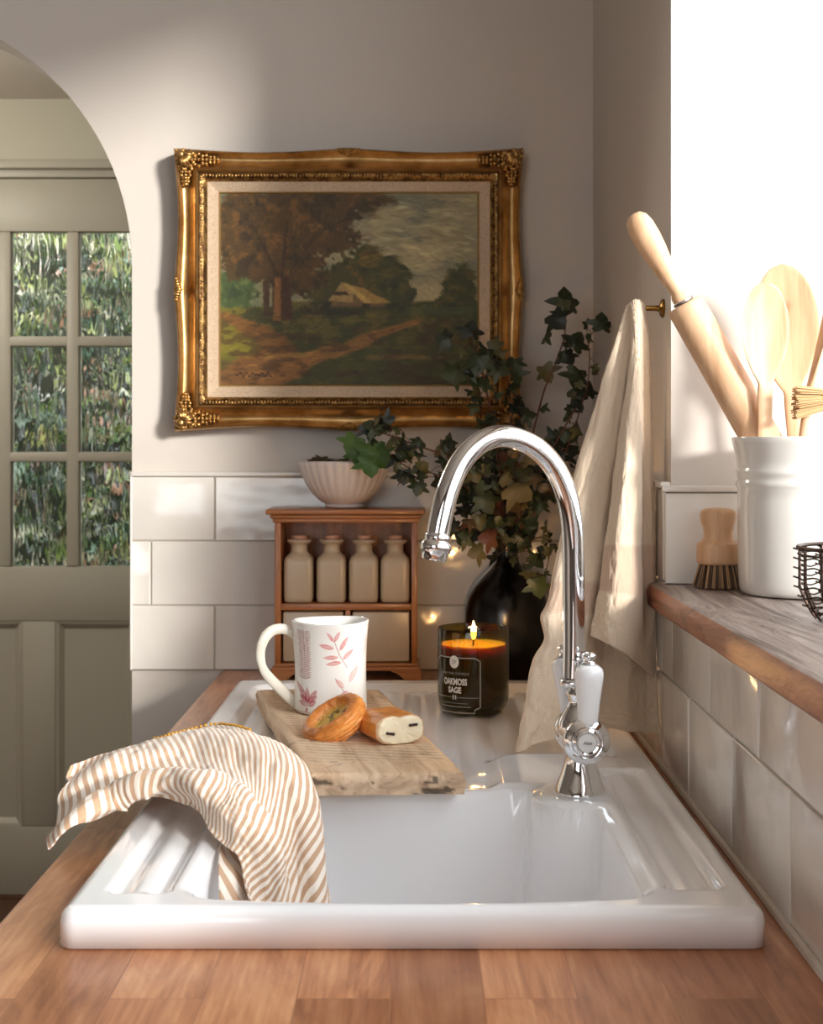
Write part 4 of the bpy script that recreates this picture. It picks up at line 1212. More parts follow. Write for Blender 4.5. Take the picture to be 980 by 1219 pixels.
M_PRINTG = m_plain('label_print_grey', rgb(150, 146, 132), .5)
M_PRINTD = m_plain('label_print_dark', rgb(90, 96, 110), .5)
RL = R0 + .0004; TH = math.radians(-33)
def zpx(y): return CZ - (y - VY) / F * (cy - R0 * .85)
items = [('OAKMOSS', 811.4, .0086, .0345, M_PRINT, .0003), ('SAGE', 821.3, .0080, .0190, M_PRINT, .0003), ('DW FINE CANDLE', 801.6, .0030, .0400, M_PRINTG, 0)]
for s_, y_, h_, w_, mt, bo in items:
    me = text_mesh(s_, h_, w_, 0, bo)
    bm2 = bmesh.new(); bm2.from_mesh(me); bmesh.ops.subdivide_edges(bm2, edges=[e for e in bm2.edges if e.calc_length() > .002], cuts=2); bm2.to_mesh(me); bm2.free()
    wrap(me, TH, zpx(y_), RL); link_mesh('label_lettering', me, mt, candle, False)
def strip(pts, w, name='label_border', mt=M_PRINTG, R=RL):
    vs = []; fs = []
    P = []
    for (a, b) in zip(pts[:-1], pts[1:]):
        nseg = max(1, int(math.hypot(b[0] - a[0], b[1] - a[1]) / .002))
        for k in range(nseg): P.append((a[0] + (b[0] - a[0]) * k / nseg, a[1] + (b[1] - a[1]) * k / nseg))
    P.append(pts[-1])
    for i, p in enumerate(P):
        a, b = P[max(0, i - 1)], P[min(len(P) - 1, i + 1)]; dx, dy = b[0] - a[0], b[1] - a[1]; L = math.hypot(dx, dy) or 1
        vs += [(p[0] - dy / L * w / 2, p[1] + dx / L * w / 2, 0), (p[0] + dy / L * w / 2, p[1] - dx / L * w / 2, 0)]
    fs = [(2 * i, 2 * i + 1, 2 * i + 3, 2 * i + 2) for i in range(len(P) - 1)]
    me = bpy.data.meshes.new(name); me.from_pydata(vs, [], fs); me.update(); wrap(me, TH, 0, R)
    link_mesh(name, me, mt, candle, False)
hw = .034; zt_, zb_ = zpx(783), zpx(848); nt = .007
strip([(-hw + nt, zt_), (hw - nt, zt_), (hw, zt_ - .004), (hw, zb_ + nt), (hw - nt, zb_ + nt - .003), (hw - nt, zb_), (-hw + nt, zb_), (-hw + nt, zb_ + nt - .003), (-hw, zb_ + nt), (-hw, zt_ - .004), (-hw + nt, zt_)], .0014)
strip([(-hw + .002, zpx(830)), (-.004, zpx(830))], .0007); strip([(.004, zpx(830)), (hw - .002, zpx(830))], .0007)
for dx in (-.0018, .0018): strip([(dx, zpx(827.5)), (dx, zpx(832.5))], .0016, 'label_emblem', M_PRINT)
strip([(-.018, zpx(837)), (.018, zpx(837))], .0007); strip([(-.022, zpx(841)), (.022, zpx(841))], .0010)
# round seal
vs = [(0, 0, 0)] + [(.0068 * math.cos(a * PI / 16), .0080 * math.sin(a * PI / 16), 0) for a in range(32)]
me = bpy.data.meshes.new('label_seal'); me.from_pydata(vs, [], [(0, 1 + k, 1 + (k + 1) % 32) for k in range(32)]); me.update(); wrap(me, TH - .01, zpx(788), R0 + .0005); link_mesh('label_seal', me, M_PRINT, candle, False)
me = text_mesh('DW', .0058, .0070, .35); wrap(me, TH - .01, zpx(788), R0 + .0008); link_mesh('seal_lettering', me, M_PRINTD, candle, False)

# ================================================================ board, mug, pastries
BZ0 = .9268; BZ1 = .9480
fl, frr = at(368, 951, 1.205), at(553, 949, 1.212); k_ = 1.634 * K
bl_, br_ = Vector(((306 - VX) / F * k_, k_, 0)), Vector(((452 - VX) / F * k_, k_, 0))
M_BOARD = None
t = NT('rustic_board'); v = t.coords('Object', (1, 1, 1), (0, 0, math.radians(-13)))
st = t.node('ShaderNodeMapping'); st.inputs['Scale'].default_value = (1, .09, 1.0); t.link(v, st.inputs['Vector'])
g = t.noise(st.outputs[0], 30, 6, .65, 1.2); g2 = t.noise(v, 18, 5, .7)
a = t.node('ShaderNodeAttribute'); a.attribute_name = 'Col'
c = t.ramp(g, [(.30, rgb(168, 136, 108)), (.5, rgb(218, 188, 156)), (.68, rgb(238, 214, 186))])
c = t.mix(t.math('MULTIPLY', t.math('GREATER_THAN', g2, .62), .35), c, rgb(112, 84, 60))
c = t.mix(1.0, c, a.outputs['Color'], 'MULTIPLY')
t.bsdf(c, .62, 0, t.bump(g, .5, .002)); M_BOARD = t.m
nu, nv = 56, 760; vs = []; cl = []
rr2 = random.Random(12)
crk = [(rr2.random(), rr2.uniform(.15, .85), rr2.uniform(.02, .10)) for _ in range(26)]
def board_pt(u, v_):
    a = fl.lerp(frr, u); b = bl_.lerp(br_, u); p = a.lerp(b, v_); return p.x, p.y
top = np.zeros((nu + 1, nv + 1, 3)); colr = np.ones((nu + 1, nv + 1, 3))
for i in range(nu + 1):
    for j in range(nv + 1):
        u, w = i / nu, j / nv; x, y = board_pt(u, w)
        e = min(u, 1 - u) * .155; ee = min(w, 1 - w) * .49; ed = min(e, ee)
        z = BZ1 + .0008 * fbm(x * 14, y * 5) - .0022 * (1 - sstep(0, .004, ed)) - .0010 * max(0, fbm(x * 60, y * 20, 3)) * (1 - sstep(0, .02, ee))
        gmask = sstep(.10, .13, w) * (1 - sstep(.90, .93, w)) * sstep(.03, .10, u) * (1 - sstep(.92, .98, u))
        wob = .0012 * fbm(x * 9, y * 3, 5)
        ph = ((y * .97 + x * .24 + wob) / .0130) % 1
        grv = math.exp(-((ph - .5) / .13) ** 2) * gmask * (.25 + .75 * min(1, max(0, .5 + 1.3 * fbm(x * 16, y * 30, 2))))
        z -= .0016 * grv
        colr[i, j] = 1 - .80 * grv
        top[i, j] = (x + .0012 * fbm(y * 30, u * 3) * (1 if u in (0, 1) else 0), y + .0016 * fbm(x * 40, w * 3) * (1 if w in (0, 1) else 0), z)
me_v = top.reshape(-1, 3).tolist(); me_c = colr.reshape(-1, 3).tolist()
fs = [(i * (nv + 1) + j, (i + 1) * (nv + 1) + j, (i + 1) * (nv + 1) + j + 1, i * (nv + 1) + j + 1) for i in range(nu) for j in range(nv)]
per = [(i, 0) for i in range(nu + 1)] + [(nu, j) for j in range(1, nv + 1)] + [(i, nv) for i in range(nu - 1, -1, -1)] + [(0, j) for j in range(nv - 1, 0, -1)]
b0 = len(me_v); NL = 8
for l in range(1, NL + 1):
    for (i, j) in per:
        x, y, z = top[i, j]; f = l / NL
        zz = z + (BZ0 - z) * f
        out = .0018 * math.sin(PI * min(1, f * 1.3)) * (1 if l < NL else 0)
        nrmx = (-1 if i == 0 else (1 if i == nu else 0)); nrmy = (-1 if j == 0 else (1 if j == nv else 0))
        dd = out + .0010 * fbm(x * 50, zz * 160, y * 50)
        dark = 1
        if nrmy == -1:
            q = fbm(x * 26, zz * 90, 7); dark = .25 if (q > .36) else (1 - .25 * max(0, fbm(x * 90, zz * 250)))
            if q > .30: dd -= .0016
        me_v.append((x + nrmx * dd, y + nrmy * dd, zz)); me_c.append((dark,) * 3)
npz = len(per)
for k in range(npz):
    k2 = (k + 1) % npz; a = per[k][0] * (nv + 1) + per[k][1]; b = per[k2][0] * (nv + 1) + per[k2][1]
    fs.append((a, b0 + k, b0 + k2, b))
    for l in range(NL - 1): o_ = b0 + l * npz; fs.append((o_ + k, o_ + npz + k, o_ + npz + k2, o_ + k2))
fs.append(tuple(reversed([b0 + (NL - 1) * npz + k for k in range(npz)])))
me = bpy.data.meshes.new('chopping_board'); me.from_pydata(me_v, [], fs); me.update(); add_col(me, np.array(me_c))
bd = link_mesh('chopping_board', me, M_BOARD, None, True, 50, False, label='rustic grooved wooden board bridging the sink, under the mug and pastries', cat='chopping board')

# mug
my = 1.50 * K; mx = (393.5 - VX) / F * my; MR = .0462; MH = .1075; mz0 = BZ1 + .0008
mug = empty('mug', (mx, my, mz0), label='white handmade mug painted with pink red leaves, on the wooden board', cat='mug')
NS, NZ = 420, 190
def mug_r(h, a):
    f = h / MH
    r_ = MR * (.955 - .035 * math.sin(PI * min(1, f * 1.0)) + .05 * f ** 3)
    if h < .004: r_ -= (.004 - h) * .8
    return r_ * (1 + .008 * math.sin(2 * a + .6) + .006 * math.sin(3 * a + 5 * f))
vs = []; cs = []; fs = []
base = np.array(L3((232, 230, 226)))
pink = np.array(L3((200, 70, 72))); pale = np.array(L3((220, 140, 132))); fern = np.array(L3((160, 78, 70))); red = np.array(L3((172, 40, 60))); stemc = np.array(L3((168, 100, 108)))
def leafmark(p, q, w, c, al=.85):
    (x0, y0), (x1, y1) = p, q; dx, dy = x1 - x0, y1 - y0; L = math.hypot(dx, dy)
    return (x0, y0, dx / L, dy / L, L, w * 1.35, c, al)
marks = [leafmark((540, 285), (465, 190), 26, pink), leafmark((545, 285), (602, 178), 30, pink), leafmark((605, 375), (688, 235), 34, pink), leafmark((540, 355), (378, 318), 36, pink),
         leafmark((592, 445), (420, 448), 32, pink), leafmark((622, 497), (452, 515), 34, pink), leafmark((640, 468), (748, 368), 34, pink),
         leafmark((710, 705), (800, 535), 44, pale, .7), leafmark((650, 752), (558, 665), 40, pale, .7), leafmark((700, 790), (600, 850), 40, pink, .7),
         leafmark((850, 470), (868, 240), 26, fern, .35)]
for k in range(21):
    y = 190 + k * 23
    marks += [leafmark((218, y + 16), (140 + rr2.uniform(-5, 5), y - 6), 15, fern, .7), leafmark((218, y + 16), (292 + rr2.uniform(-5, 5), y - 6), 15, fern, .7)]
for (p, q, w) in (((250, 900), (122, 700), 44), ((250, 910), (245, 750), 40), ((255, 920), (355, 770), 46), ((250, 940), (150, 890), 34), ((262, 940), (350, 880), 36), ((250, 950), (236, 1010), 22), ((250, 900), (160, 830), 40), ((260, 900), (360, 830), 40)):
    marks.append(leafmark(p, q, w, red, .8))
mstems = [((545, 280), (600, 420)), ((600, 420), (690, 555)), ((215, 180), (220, 670)), ((560, 660), (660, 800)), ((150, 740), (255, 930))]
def decor(X, Y):
    c = base.copy()
    for (x0, y0, dx, dy, L, w, cc, al) in marks:
        a_ = (X - x0) * dx + (Y - y0) * dy
        if a_ < 0 or a_ > L: continue
        b_ = abs(-(X - x0) * dy + (Y - y0) * dx); ww = w * .5 * math.sin(PI * (a_ / L) ** .85) ** .75
        if b_ < ww:
            rim = .75 + .35 * (b_ / ww) ** 2; k = al * min(1, (ww - b_) / 4 + .35) * rim * (.85 + .25 * fbm(X * .02, Y * .02, 3))
            k = min(1, max(0, k)); c = c * (1 - k) + cc * k
    for (a_, b_) in mstems:
        L2 = (b_[0] - a_[0]) ** 2 + (b_[1] - a_[1]) ** 2; t_ = max(0, min(1, ((X - a_[0]) * (b_[0] - a_[0]) + (Y - a_[1]) * (b_[1] - a_[1])) / L2))
        d = math.hypot(X - a_[0] - t_ * (b_[0] - a_[0]), Y - a_[1] - t_ * (b_[1] - a_[1]))
        if d < 5: c = c * .35 + stemc * .65
    return c
for j in range(NZ + 1):
    h = MH * j / NZ
    for k in range(NS):
        a_ = 2 * PI * k / NS; r_ = mug_r(h, a_)
        lip = .0009 * math.sin(2 * a_ + 1) * (j / NZ) ** 4
        vs.append((mx + r_ * math.cos(a_), my + r_ * math.sin(a_), mz0 + h + lip))
        # angle from the camera facing side
        th = (a_ + PI / 2 + PI) % (2 * PI) - PI
        if abs(th) < PI / 2: cs.append(decor(480 + 400 * math.sin(th), 1030 - h / MH * 910))
        else:
            th2 = PI - abs(th); cs.append(decor(480 + 400 * math.sin(th2) * (1 if th > 0 else -1), 1000 - h / MH * 860))
for j in range(NZ):
    for k in range(NS):
        k2 = (k + 1) % NS; fs.append((j * NS + k, j * NS + k2, (j + 1) * NS + k2, (j + 1) * NS + k))
fs.append(tuple(reversed(range(NS))))
# lip and inside
inn = [(.0008, .0008), (.0020, .0010), (.0030, -.0003), (.0034, -.004), (.0036, -.03), (.0038, -.07), (.0042, -.095), (.0080, -.101), (.02, -.1025), (.044, -.1028)]
o_ = NZ * NS
for (din, dz) in inn:
    n0 = len(vs)
    for k in range(NS):
        a_ = 2 * PI * k / NS; h = max(0.005, MH + min(0, dz)); r_ = max(.0005, mug_r(h, a_) - din); lip = .0009 * math.sin(2 * a_ + 1) * (h / MH) ** 4
        vs.append((mx + r_ * math.cos(a_), my + r_ * math.sin(a_), mz0 + MH + dz + lip)); cs.append(base)
    for k in range(NS):
        k2 = (k + 1) % NS; fs.append((o_ + k, o_ + k2, n0 + k2, n0 + k))
    o_ = n0
me = bpy.data.meshes.new('mug_body'); me.from_pydata(vs, [], fs); me.update(); add_col(me, np.array(cs))
M_MUG = m_attr('mug_glaze', .16, bump=.15, bscale=25, Coat_Weight=.3)
link_mesh('mug_body', me, M_MUG, mug, True, 60)
t = NT('mug_handle_glaze'); v = t.coords(); t.bsdf(t.mix(t.noise(v, 30, 2), rgb(226, 222, 214), rgb(206, 198, 180)), .2); M_MH = t.m
hp = [(352, 757, 1.50), (344, 751, 1.495), (334, 748.5, 1.49), (322, 752, 1.485), (313, 764, 1.48), (310, 779, 1.48), (313, 795, 1.48), (322, 808, 1.485), (334, 820, 1.49), (345, 831, 1.495), (353, 838, 1.50)]
path = smooth_path([at(*p) for p in hp], 6)
MB().tube(path, [.0035 + .0009 * abs(math.sin(i * .09)) for i in range(len(path))], 16, flat=1.5).build('handle', M_MH, mug)

# pain au chocolat half, cut face to the camera
ra = Vector((.0105, 1.325 * K, 0)); 
fc = at(477, 876, 1.325); fc.z = BZ1
axd = Vector((-.40, .916, 0)); sd = Vector((.916, .40, 0))
def dough(u):  # cross-section param 0..1 -> (s, z) , flat bottom, two coils
    a_ = 2 * PI * u; c, s = math.cos(a_), math.sin(a_)
    x = .0275 * math.copysign(abs(c) ** .75, c); z = .0155 + .0155 * math.copysign(abs(s) ** .7, s)
    if s > 0: z -= .0022 * math.exp(-(x / .006) ** 2)
    return x, z
Ls, Us = 46, 72; vs = []; fs = []; cs = []
gold, brown_, cream = np.array(L3((226, 150, 74))), np.array(L3((166, 88, 34))), np.array(L3((252, 238, 206)))
for i in range(Ls + 1):
    f = i / Ls; tp = (1 - .45 * max(0, (f - .7) / .3) ** 2)
    for k in range(Us):
        x, z = dough(k / Us); n_ = fbm(x * 90, f * 6, z * 90) * .0012 + .0006 * math.sin(z * 900 + f * 3)
        if i == 0: x *= .94; z = .0012 + z * .95
        p = fc + sd * (x * tp * (1 + n_ * 20)) + axd * (f * .082 + .0015 * fbm(x * 60, z * 60)) + Vector((0, 0, max(.0006, z * tp * (1 + n_ * 20))))
        vs.append(p)
        tone = min(1, max(0, z / .031)); q = .5 + .5 * fbm(x * 50, f * 5, 2)
        c = gold * (1 - sstep(.55, .95, tone) * .75 * q) + brown_ * (sstep(.55, .95, tone) * .75 * q)
        c = c * (1 - .35 * (1 - sstep(0, .35, tone))) + cream * .35 * (1 - sstep(0, .35, tone))
        if i <= 1: c = c * .4 + cream * .6
        cs.append(c)
for i in range(Ls):
    for k in range(Us): k2 = (k + 1) % Us; fs.append((i * Us + k, i * Us + k2, (i + 1) * Us + k2, (i + 1) * Us + k))
fs.append(tuple(Ls * Us + k for k in range(Us)))
prev = 0
for q in (.96, .85, .6, .3):
    n0 = len(vs)
    for k in range(Us):
        x, z = dough(k / Us); x *= q * .94; z = .0158 + (z * .95 + .0012 - .0158) * q
        p = fc + sd * x + Vector((0, 0, z)) - axd * (.0012 + .0012 * fbm(x * 200, z * 200)); vs.append(p)
        cs.append(cream * (1 - .12 * max(0, fbm(x * 120, z * 120, 5))))
    for k in range(Us): k2 = (k + 1) % Us; fs.append((prev + k2, prev + k, n0 + k, n0 + k2))
    prev = n0
fs.append(tuple(reversed([prev + k for k in range(Us)])))
me = bpy.data.meshes.new('dough'); me.from_pydata([tuple(v_) for v_ in vs], [], fs); me.update(); add_col(me, np.array(cs))
M_DOUGH = m_attr('baked_dough', .42, bump=.5, bscale=160, Subsurface_Weight=.15, Subsurface_Radius=(.006, .003, .001), Subsurface_Scale=1.0)
roll = empty('chocolate_pastry', (fc.x, fc.y, BZ1), label='cut chocolate filled pastry showing its pale crumb, right of the danish ring', cat='pastry')
link_mesh('dough', me, M_DOUGH, roll, True, 60)
M_CHOC = m_plain('chocolate', rgb(52, 28, 20), .35)
for (s_, z_, tilt) in ((-.0125, .0130, .2), (.0140, .0205, -.05)):
    Mx = Matrix.Translation(fc + sd * s_ + Vector((0, 0, z_)) - axd * .003) @ Matrix.Rotation(math.atan2(-axd.x, axd.y), 4, 'Z') @ Matrix.Rotation(tilt, 4, 'Y')
    MB().box(-.0050, .0050, 0, .06, -.0014, .0014, .0008, M=Mx).build('chocolate_stick', M_CHOC, roll)

# danish ring leaning on it
vs = []; fs = []; cs = []
prof = [(.001, .0), (.020, .0), (.028, .0006), (.0335, .004), (.0365, .009), (.0375, .015), (.0365, .021), (.0335, .0255), (.0295, .0275), (.0265, .0265), (.0240, .0235), (.0220, .0195), (.0185, .0180), (.010, .0185), (.0005, .0190)]
PR = smooth_path([(a_, 0, b_) for a_, b_ in prof], 4); NA = 110
dk = np.array(L3((158, 78, 28))); or_ = np.array(L3((240, 164, 82))); cus = np.array(L3((226, 186, 96))); pis = np.array(L3((150, 150, 60))); jam = np.array(L3((120, 60, 30)))
dm = Matrix.Translation(at(399, 859, 1.368)) @ Matrix.Rotation(math.radians(-31), 4, 'Y') @ Matrix.Rotation(math.radians(16), 4, 'X') @ Matrix.Translation((0, 0, -.0135))
for i, p in enumerate(PR):
    for k in range(NA):
        a_ = 2 * PI * k / NA; r_, z = p.x, p.z
        lam = .0011 * math.sin((z * 1500) + 2.2 * a_ + 1.5 * fbm(a_ * 2, z * 90)) * sstep(.024, .032, r_) + .0016 * fbm(math.cos(a_) * 3, math.sin(a_) * 3, z * 120)
        fill = 1 - sstep(.019, .0235, r_) if i > len(PR) * .6 else 0
        zz = z + (.0022 * fbm(r_ * 160 * math.cos(a_), r_ * 160 * math.sin(a_)) if fill > .5 else .0006 * fbm(a_ * 8, r_ * 200))
        vs.append(dm @ Vector(((r_ + lam) * math.cos(a_), (r_ + lam) * math.sin(a_) * .96, zz)))
        n_ = max(0, .5 + .5 * fbm(math.cos(a_) * 5, math.sin(a_) * 5, z * 160))
        c = or_ * (1 - .6 * n_ ** 1.5) + dk * (.6 * n_ ** 1.5)
        lay = .5 + .5 * math.sin(z * 1500 + 2.2 * a_)
        c = c * (1 - .25 * lay) + or_ * .25 * lay
        tp_ = sstep(.020, .0265, z) * (1 - fill); c = c * (1 - .55 * tp_) + dk * .55 * tp_
        if fill > 0:
            q = fbm(r_ * 90 * math.cos(a_), r_ * 90 * math.sin(a_), 4); fcx = cus if q < .15 else (pis if q < .3 else jam)
            c = c * (1 - fill) + fcx * fill
        cs.append(c)
nP = len(PR)
for i in range(nP - 1):
    for k in range(NA): k2 = (k + 1) % NA; fs.append((i * NA + k, i * NA + k2, (i + 1) * NA + k2, (i + 1) * NA + k))
fs.append(tuple(reversed(range(NA)))); fs.append(tuple((nP - 1) * NA + k for k in range(NA)))
me = bpy.data.meshes.new('danish_ring'); me.from_pydata([tuple(v_) for v_ in vs], [], fs); me.update(); add_col(me, np.array(cs))
link_mesh('danish_pastry', me, M_DOUGH, None, True, 60, False, label='round glazed danish pastry tilted against the cut pastry before the mug', cat='pastry')
# ================================================================ striped tea towel over the sink edge
def sup(x, y):
    """height of what lies below"""
    if SX0 <= x <= SX1 and SY0 <= y <= SY1: return sink_z(x, y)
    if XL <= x: return .9
    return -9
ctrl = [
 # each row: from the front/lower edge to the back/upper edge
 [(64, 1016, 1.10), (66, 990, 1.13), (72, 960, 1.16), (78, 930, 1.18), (82, 912, 1.19)],
 [(88, 990, 1.10), (98, 962, 1.12), (108, 936, 1.16), (118, 912, 1.22), (122, 898, 1.25)],
 [(130, 968, 1.12), (140, 944, 1.13), (146, 922, 1.17), (152, 902, 1.24), (156, 884, 1.30)],
 [(168, 950, 1.13), (176, 932, 1.12), (184, 914, 1.17), (192, 893, 1.26), (200, 870, 1.37)],
 [(204, 949, 1.10), (214, 930, 1.11), (224, 906, 1.17), (236, 886, 1.27), (250, 857, 1.41)],
 [(232, 960, 1.07), (250, 938, 1.08), (266, 910, 1.14), (280, 888, 1.24), (292, 864, 1.36)],
 [(250, 985, 1.045), (274, 962, 1.06), (298, 928, 1.10), (318, 900, 1.20), (334, 884, 1.30)],
 [(270, 1000, 1.03), (291, 986, 1.04), (318, 958, 1.07), (344, 926, 1.14), (358, 914, 1.22)],
 [(290, 1024, 1.02), (308, 1018, 1.03), (332, 1000, 1.05), (356, 975, 1.09), (370, 965, 1.14)],
 [(298, 1072, 1.00), (316, 1066, 1.02), (340, 1045, 1.035), (364, 1028, 1.05), (379, 1020, 1.08)],
 [(296, 1112, 1.00), (320, 1110, 1.01), (346, 1100, 1.02), (370, 1086, 1.03), (387, 1078, 1.05)]]
NU, NV = 340, 150
C3 = [[at(*p) for p in row] for row in ctrl]
G = cr_grid(C3, NU, NV)
# cloth coordinates along the surface (metres) for the woven stripes
du = np.linalg.norm(np.diff(G, axis=0), axis=2).mean(axis=1); U = np.concatenate([[0], np.cumsum(du)])
dv = np.linalg.norm(np.diff(G, axis=1), axis=2); Vv = np.concatenate([np.zeros((NU, 1)), np.cumsum(dv, axis=1)], axis=1)
Nrm = np.cross(np.gradient(G, axis=1), np.gradient(G, axis=0)); Nrm /= np.linalg.norm(Nrm, axis=2, keepdims=True) + 1e-9
Nrm[Nrm[..., 2] < 0] *= 1
fl_ = np.where((Nrm[..., 2:3] + -.6 * Nrm[..., 1:2]) < 0, -1, 1); Nrm = Nrm * fl_
disp = np.zeros((NU, NV))
for i in range(NU):
    for j in range(NV):
        u, w = i / (NU - 1), j / (NV - 1)
        # long soft ridges running with the cloth, drifting across
        a1 = math.sin(2 * PI * (w * 1.9 - .55 * u + .10 * fbm(u * 3, w * 2, 1)) + .6)
        a2 = math.sin(2 * PI * (w * 3.6 + 1.3 * u + .25 * fbm(u * 4, w * 3, 2)))
        a3 = fbm(u * 9, w * 5, 3)
        k = .35 + .65 * sstep(0, .25, u)
        k *= 1 - .5 * sstep(.8, 1, u)
        sharp = math.copysign(abs(a1) ** .7, a1)
        disp[i, j] = k * (.0105 * sharp + .0016 * a2 + .0016 * a3) + .0035
G = G + Nrm * disp[..., None]
# rolled hem and resting on what is below
for i in range(NU):
    for j in range(NV):
        s_ = sup(G[i, j, 0], G[i, j, 1])
        if s_ > -1 and G[i, j, 2] < s_ + .0035 and s_ > .88: G[i, j, 2] = s_ + .0035
        if XL - .004 < G[i, j, 0] < XL and G[i, j, 2] < .905 and G[i, j, 2] > .85: G[i, j, 0] = XL - .004
        # stay off the bowl's front wall
        if BX0 < G[i, j, 0] < BX1 and G[i, j, 1] < BY0 + .03 and G[i, j, 2] < .925: G[i, j, 1] = BY0 + .03
ang = math.radians(28)
UV = np.zeros((NU, NV, 2))
kk = np.linspace(0, 1, NU)[:, None]; UV[..., 0] = (U[:, None] * .92 + Vv * (.12 + .85 * kk ** 1.5)) ; UV[..., 1] = (-U[:, None] * math.sin(ang) + Vv * math.cos(ang))
me = grid_mesh(G, UV, name='striped_cloth')
t = NT('striped_linen'); tc = t.node('ShaderNodeTexCoord'); sp = t.node('ShaderNodeSeparateXYZ'); t.link(tc.outputs['UV'], sp.inputs[0])
ph = t.math('FRACT', t.math('MULTIPLY', sp.outputs['X'], 1 / .0104))
d = t.math('ABSOLUTE', t.math('SUBTRACT', ph, .5))
mr = t.node('ShaderNodeMapRange'); mr.interpolation_type = 'SMOOTHSTEP'; mr.inputs['From Min'].default_value = .22; mr.inputs['From Max'].default_value = .28; t.link(d, mr.inputs['Value'])
wv = t.noise(t.coords('UV', (1, 1, 1)), 900, 2)
c = t.mix(mr.outputs[0], rgb(194, 158, 128), rgb(242, 233, 222))
c = t.mix(t.math('MULTIPLY', wv, .25), c, rgb(170, 140, 112))
t.bsdf(c, .85, 0, t.bump(wv, .4, .0006), Sheen_Weight=.2); M_STRIPE = t.m
tow = empty('striped_tea_towel', at(230, 900, 1.2), label='crumpled beige and white striped tea towel draped over the sink corner', cat='tea towel')
cl = link_mesh('cloth', me, M_STRIPE, tow, True, 0)
under = cr_grid([[at(*p) for p in row] for row in [
 [(264, 998, 1.065), (272, 1000, 1.065), (282, 1006, 1.065), (294, 1014, 1.06)],
 [(260, 1022, 1.03), (269, 1022, 1.04), (282, 1024, 1.045), (296, 1030, 1.045)],
 [(260, 1048, 1.00), (271, 1046, 1.01), (286, 1048, 1.025), (300, 1052, 1.04)],
 [(262, 1085, .985), (276, 1085, .995), (290, 1085, 1.01), (304, 1088, 1.03)]]], 60, 40)
uu = np.zeros((60, 40, 2)); uu[..., 0] = np.linspace(0, .05, 60)[:, None] * .6 - np.linspace(0, .03, 40)[None, :] * .8; uu[..., 1] = np.linspace(0, .03, 40)[None, :]
c2 = link_mesh('turned_corner', grid_mesh(under, uu, name='turned_corner'), M_STRIPE, tow, True, 0)
c2.modifiers.new('thickness', 'SOLIDIFY').thickness = .0016
so = cl.modifiers.new('thickness', 'SOLIDIFY'); so.thickness = .0016; so.offset = 0
# mustard bobble edging along the back hem
M_BOB = m_plain('mustard_thread', rgb(190, 140, 52), .8, 0, .6, 400)
m = MB(); acc = 0
for i in range(int(NU * .26), int(NU * .52)):
    step = np.linalg.norm(G[i, -1] - G[i - 1, -1]); acc += step
    if acc > .0056:
        acc = 0; p = G[i, -1]; q = (G[i, -1] - G[i, -3]); q = q / (np.linalg.norm(q) + 1e-9)
        m.ball(tuple(p + q * .0022 + np.array((0, 0, .0012))), (.0020, .0020, .0024), 8, 6)
m.build('bobble_trim', M_BOB, tow, label='mustard bobble edging')

# ================================================================ hanging linen towel and its hook
hk = Vector((0, 1.462 * K, at(0, 367, 1.462).z))
hook = empty('wall_hook', (XW, hk.y, hk.z), label='small brass peg hook on the right wall holding the linen towel', cat='hook')
m = MB()
Mh = Matrix.Translation((XW - .0003, hk.y, hk.z)) @ Matrix.Rotation(-PI / 2, 4, 'Y')
m.lathe([(.011, 0), (.011, .002), (.009, .0035), (.004, .005), (.0032, .010), (.0032, .024), (.004, .026), (.0075, .0285), (.0085, .032), (.0075, .0355), (.004, .0375), (.0005, .038)], 28, Mh)
m.build('peg', M_BRASS, hook)
t = NT('washed_linen'); a = t.node('ShaderNodeAttribute'); a.attribute_name = 'Col'; v = t.coords()
wv = t.noise(t.coords('Object', (1, 1, .25)), 700, 3, .7); wv2 = t.noise(t.coords('Object', (.25, .25, 1)), 900, 3, .7); cr_ = t.noise(v, 45, 4)
h = t.math('ADD', t.math('ADD', wv, wv2), t.math('MULTIPLY', cr_, 1.5))
pb = t.bsdf(t.mix(t.math('MULTIPLY', wv, .3), a.outputs['Color'], rgb(190, 164, 136)), .9, 0, t.bump(h, .45, .0012), Sheen_Weight=.3)
M_LIN = t.m
cream_l = np.array(L3((226, 206, 182))); band_l = np.array(L3((206, 178, 156)))
def hang(rows, nu, nv, amp, nf, seed, ph, thickness=True):
    C = [[at(*p) for p in row] for row in rows]; G = cr_grid(C, nu, nv)
    for i in range(nu):
        for j in range(nv):
            u, w = i / (nu - 1), j / (nv - 1)
            k = amp * (u ** .8) * math.sin(PI * min(1, max(0, w))) ** .35
            f = math.sin(2 * PI * (w * nf + ph + .12 * u) + .7 * fbm(u * 2, w * 2, seed))
            G[i, j, 1] -= k * f + .0022 * fbm(u * 10, w * 6, seed + 3) * (.3 + u)
            G[i, j, 0] += .0016 * fbm(u * 8, w * 7, seed + 9)
    return G
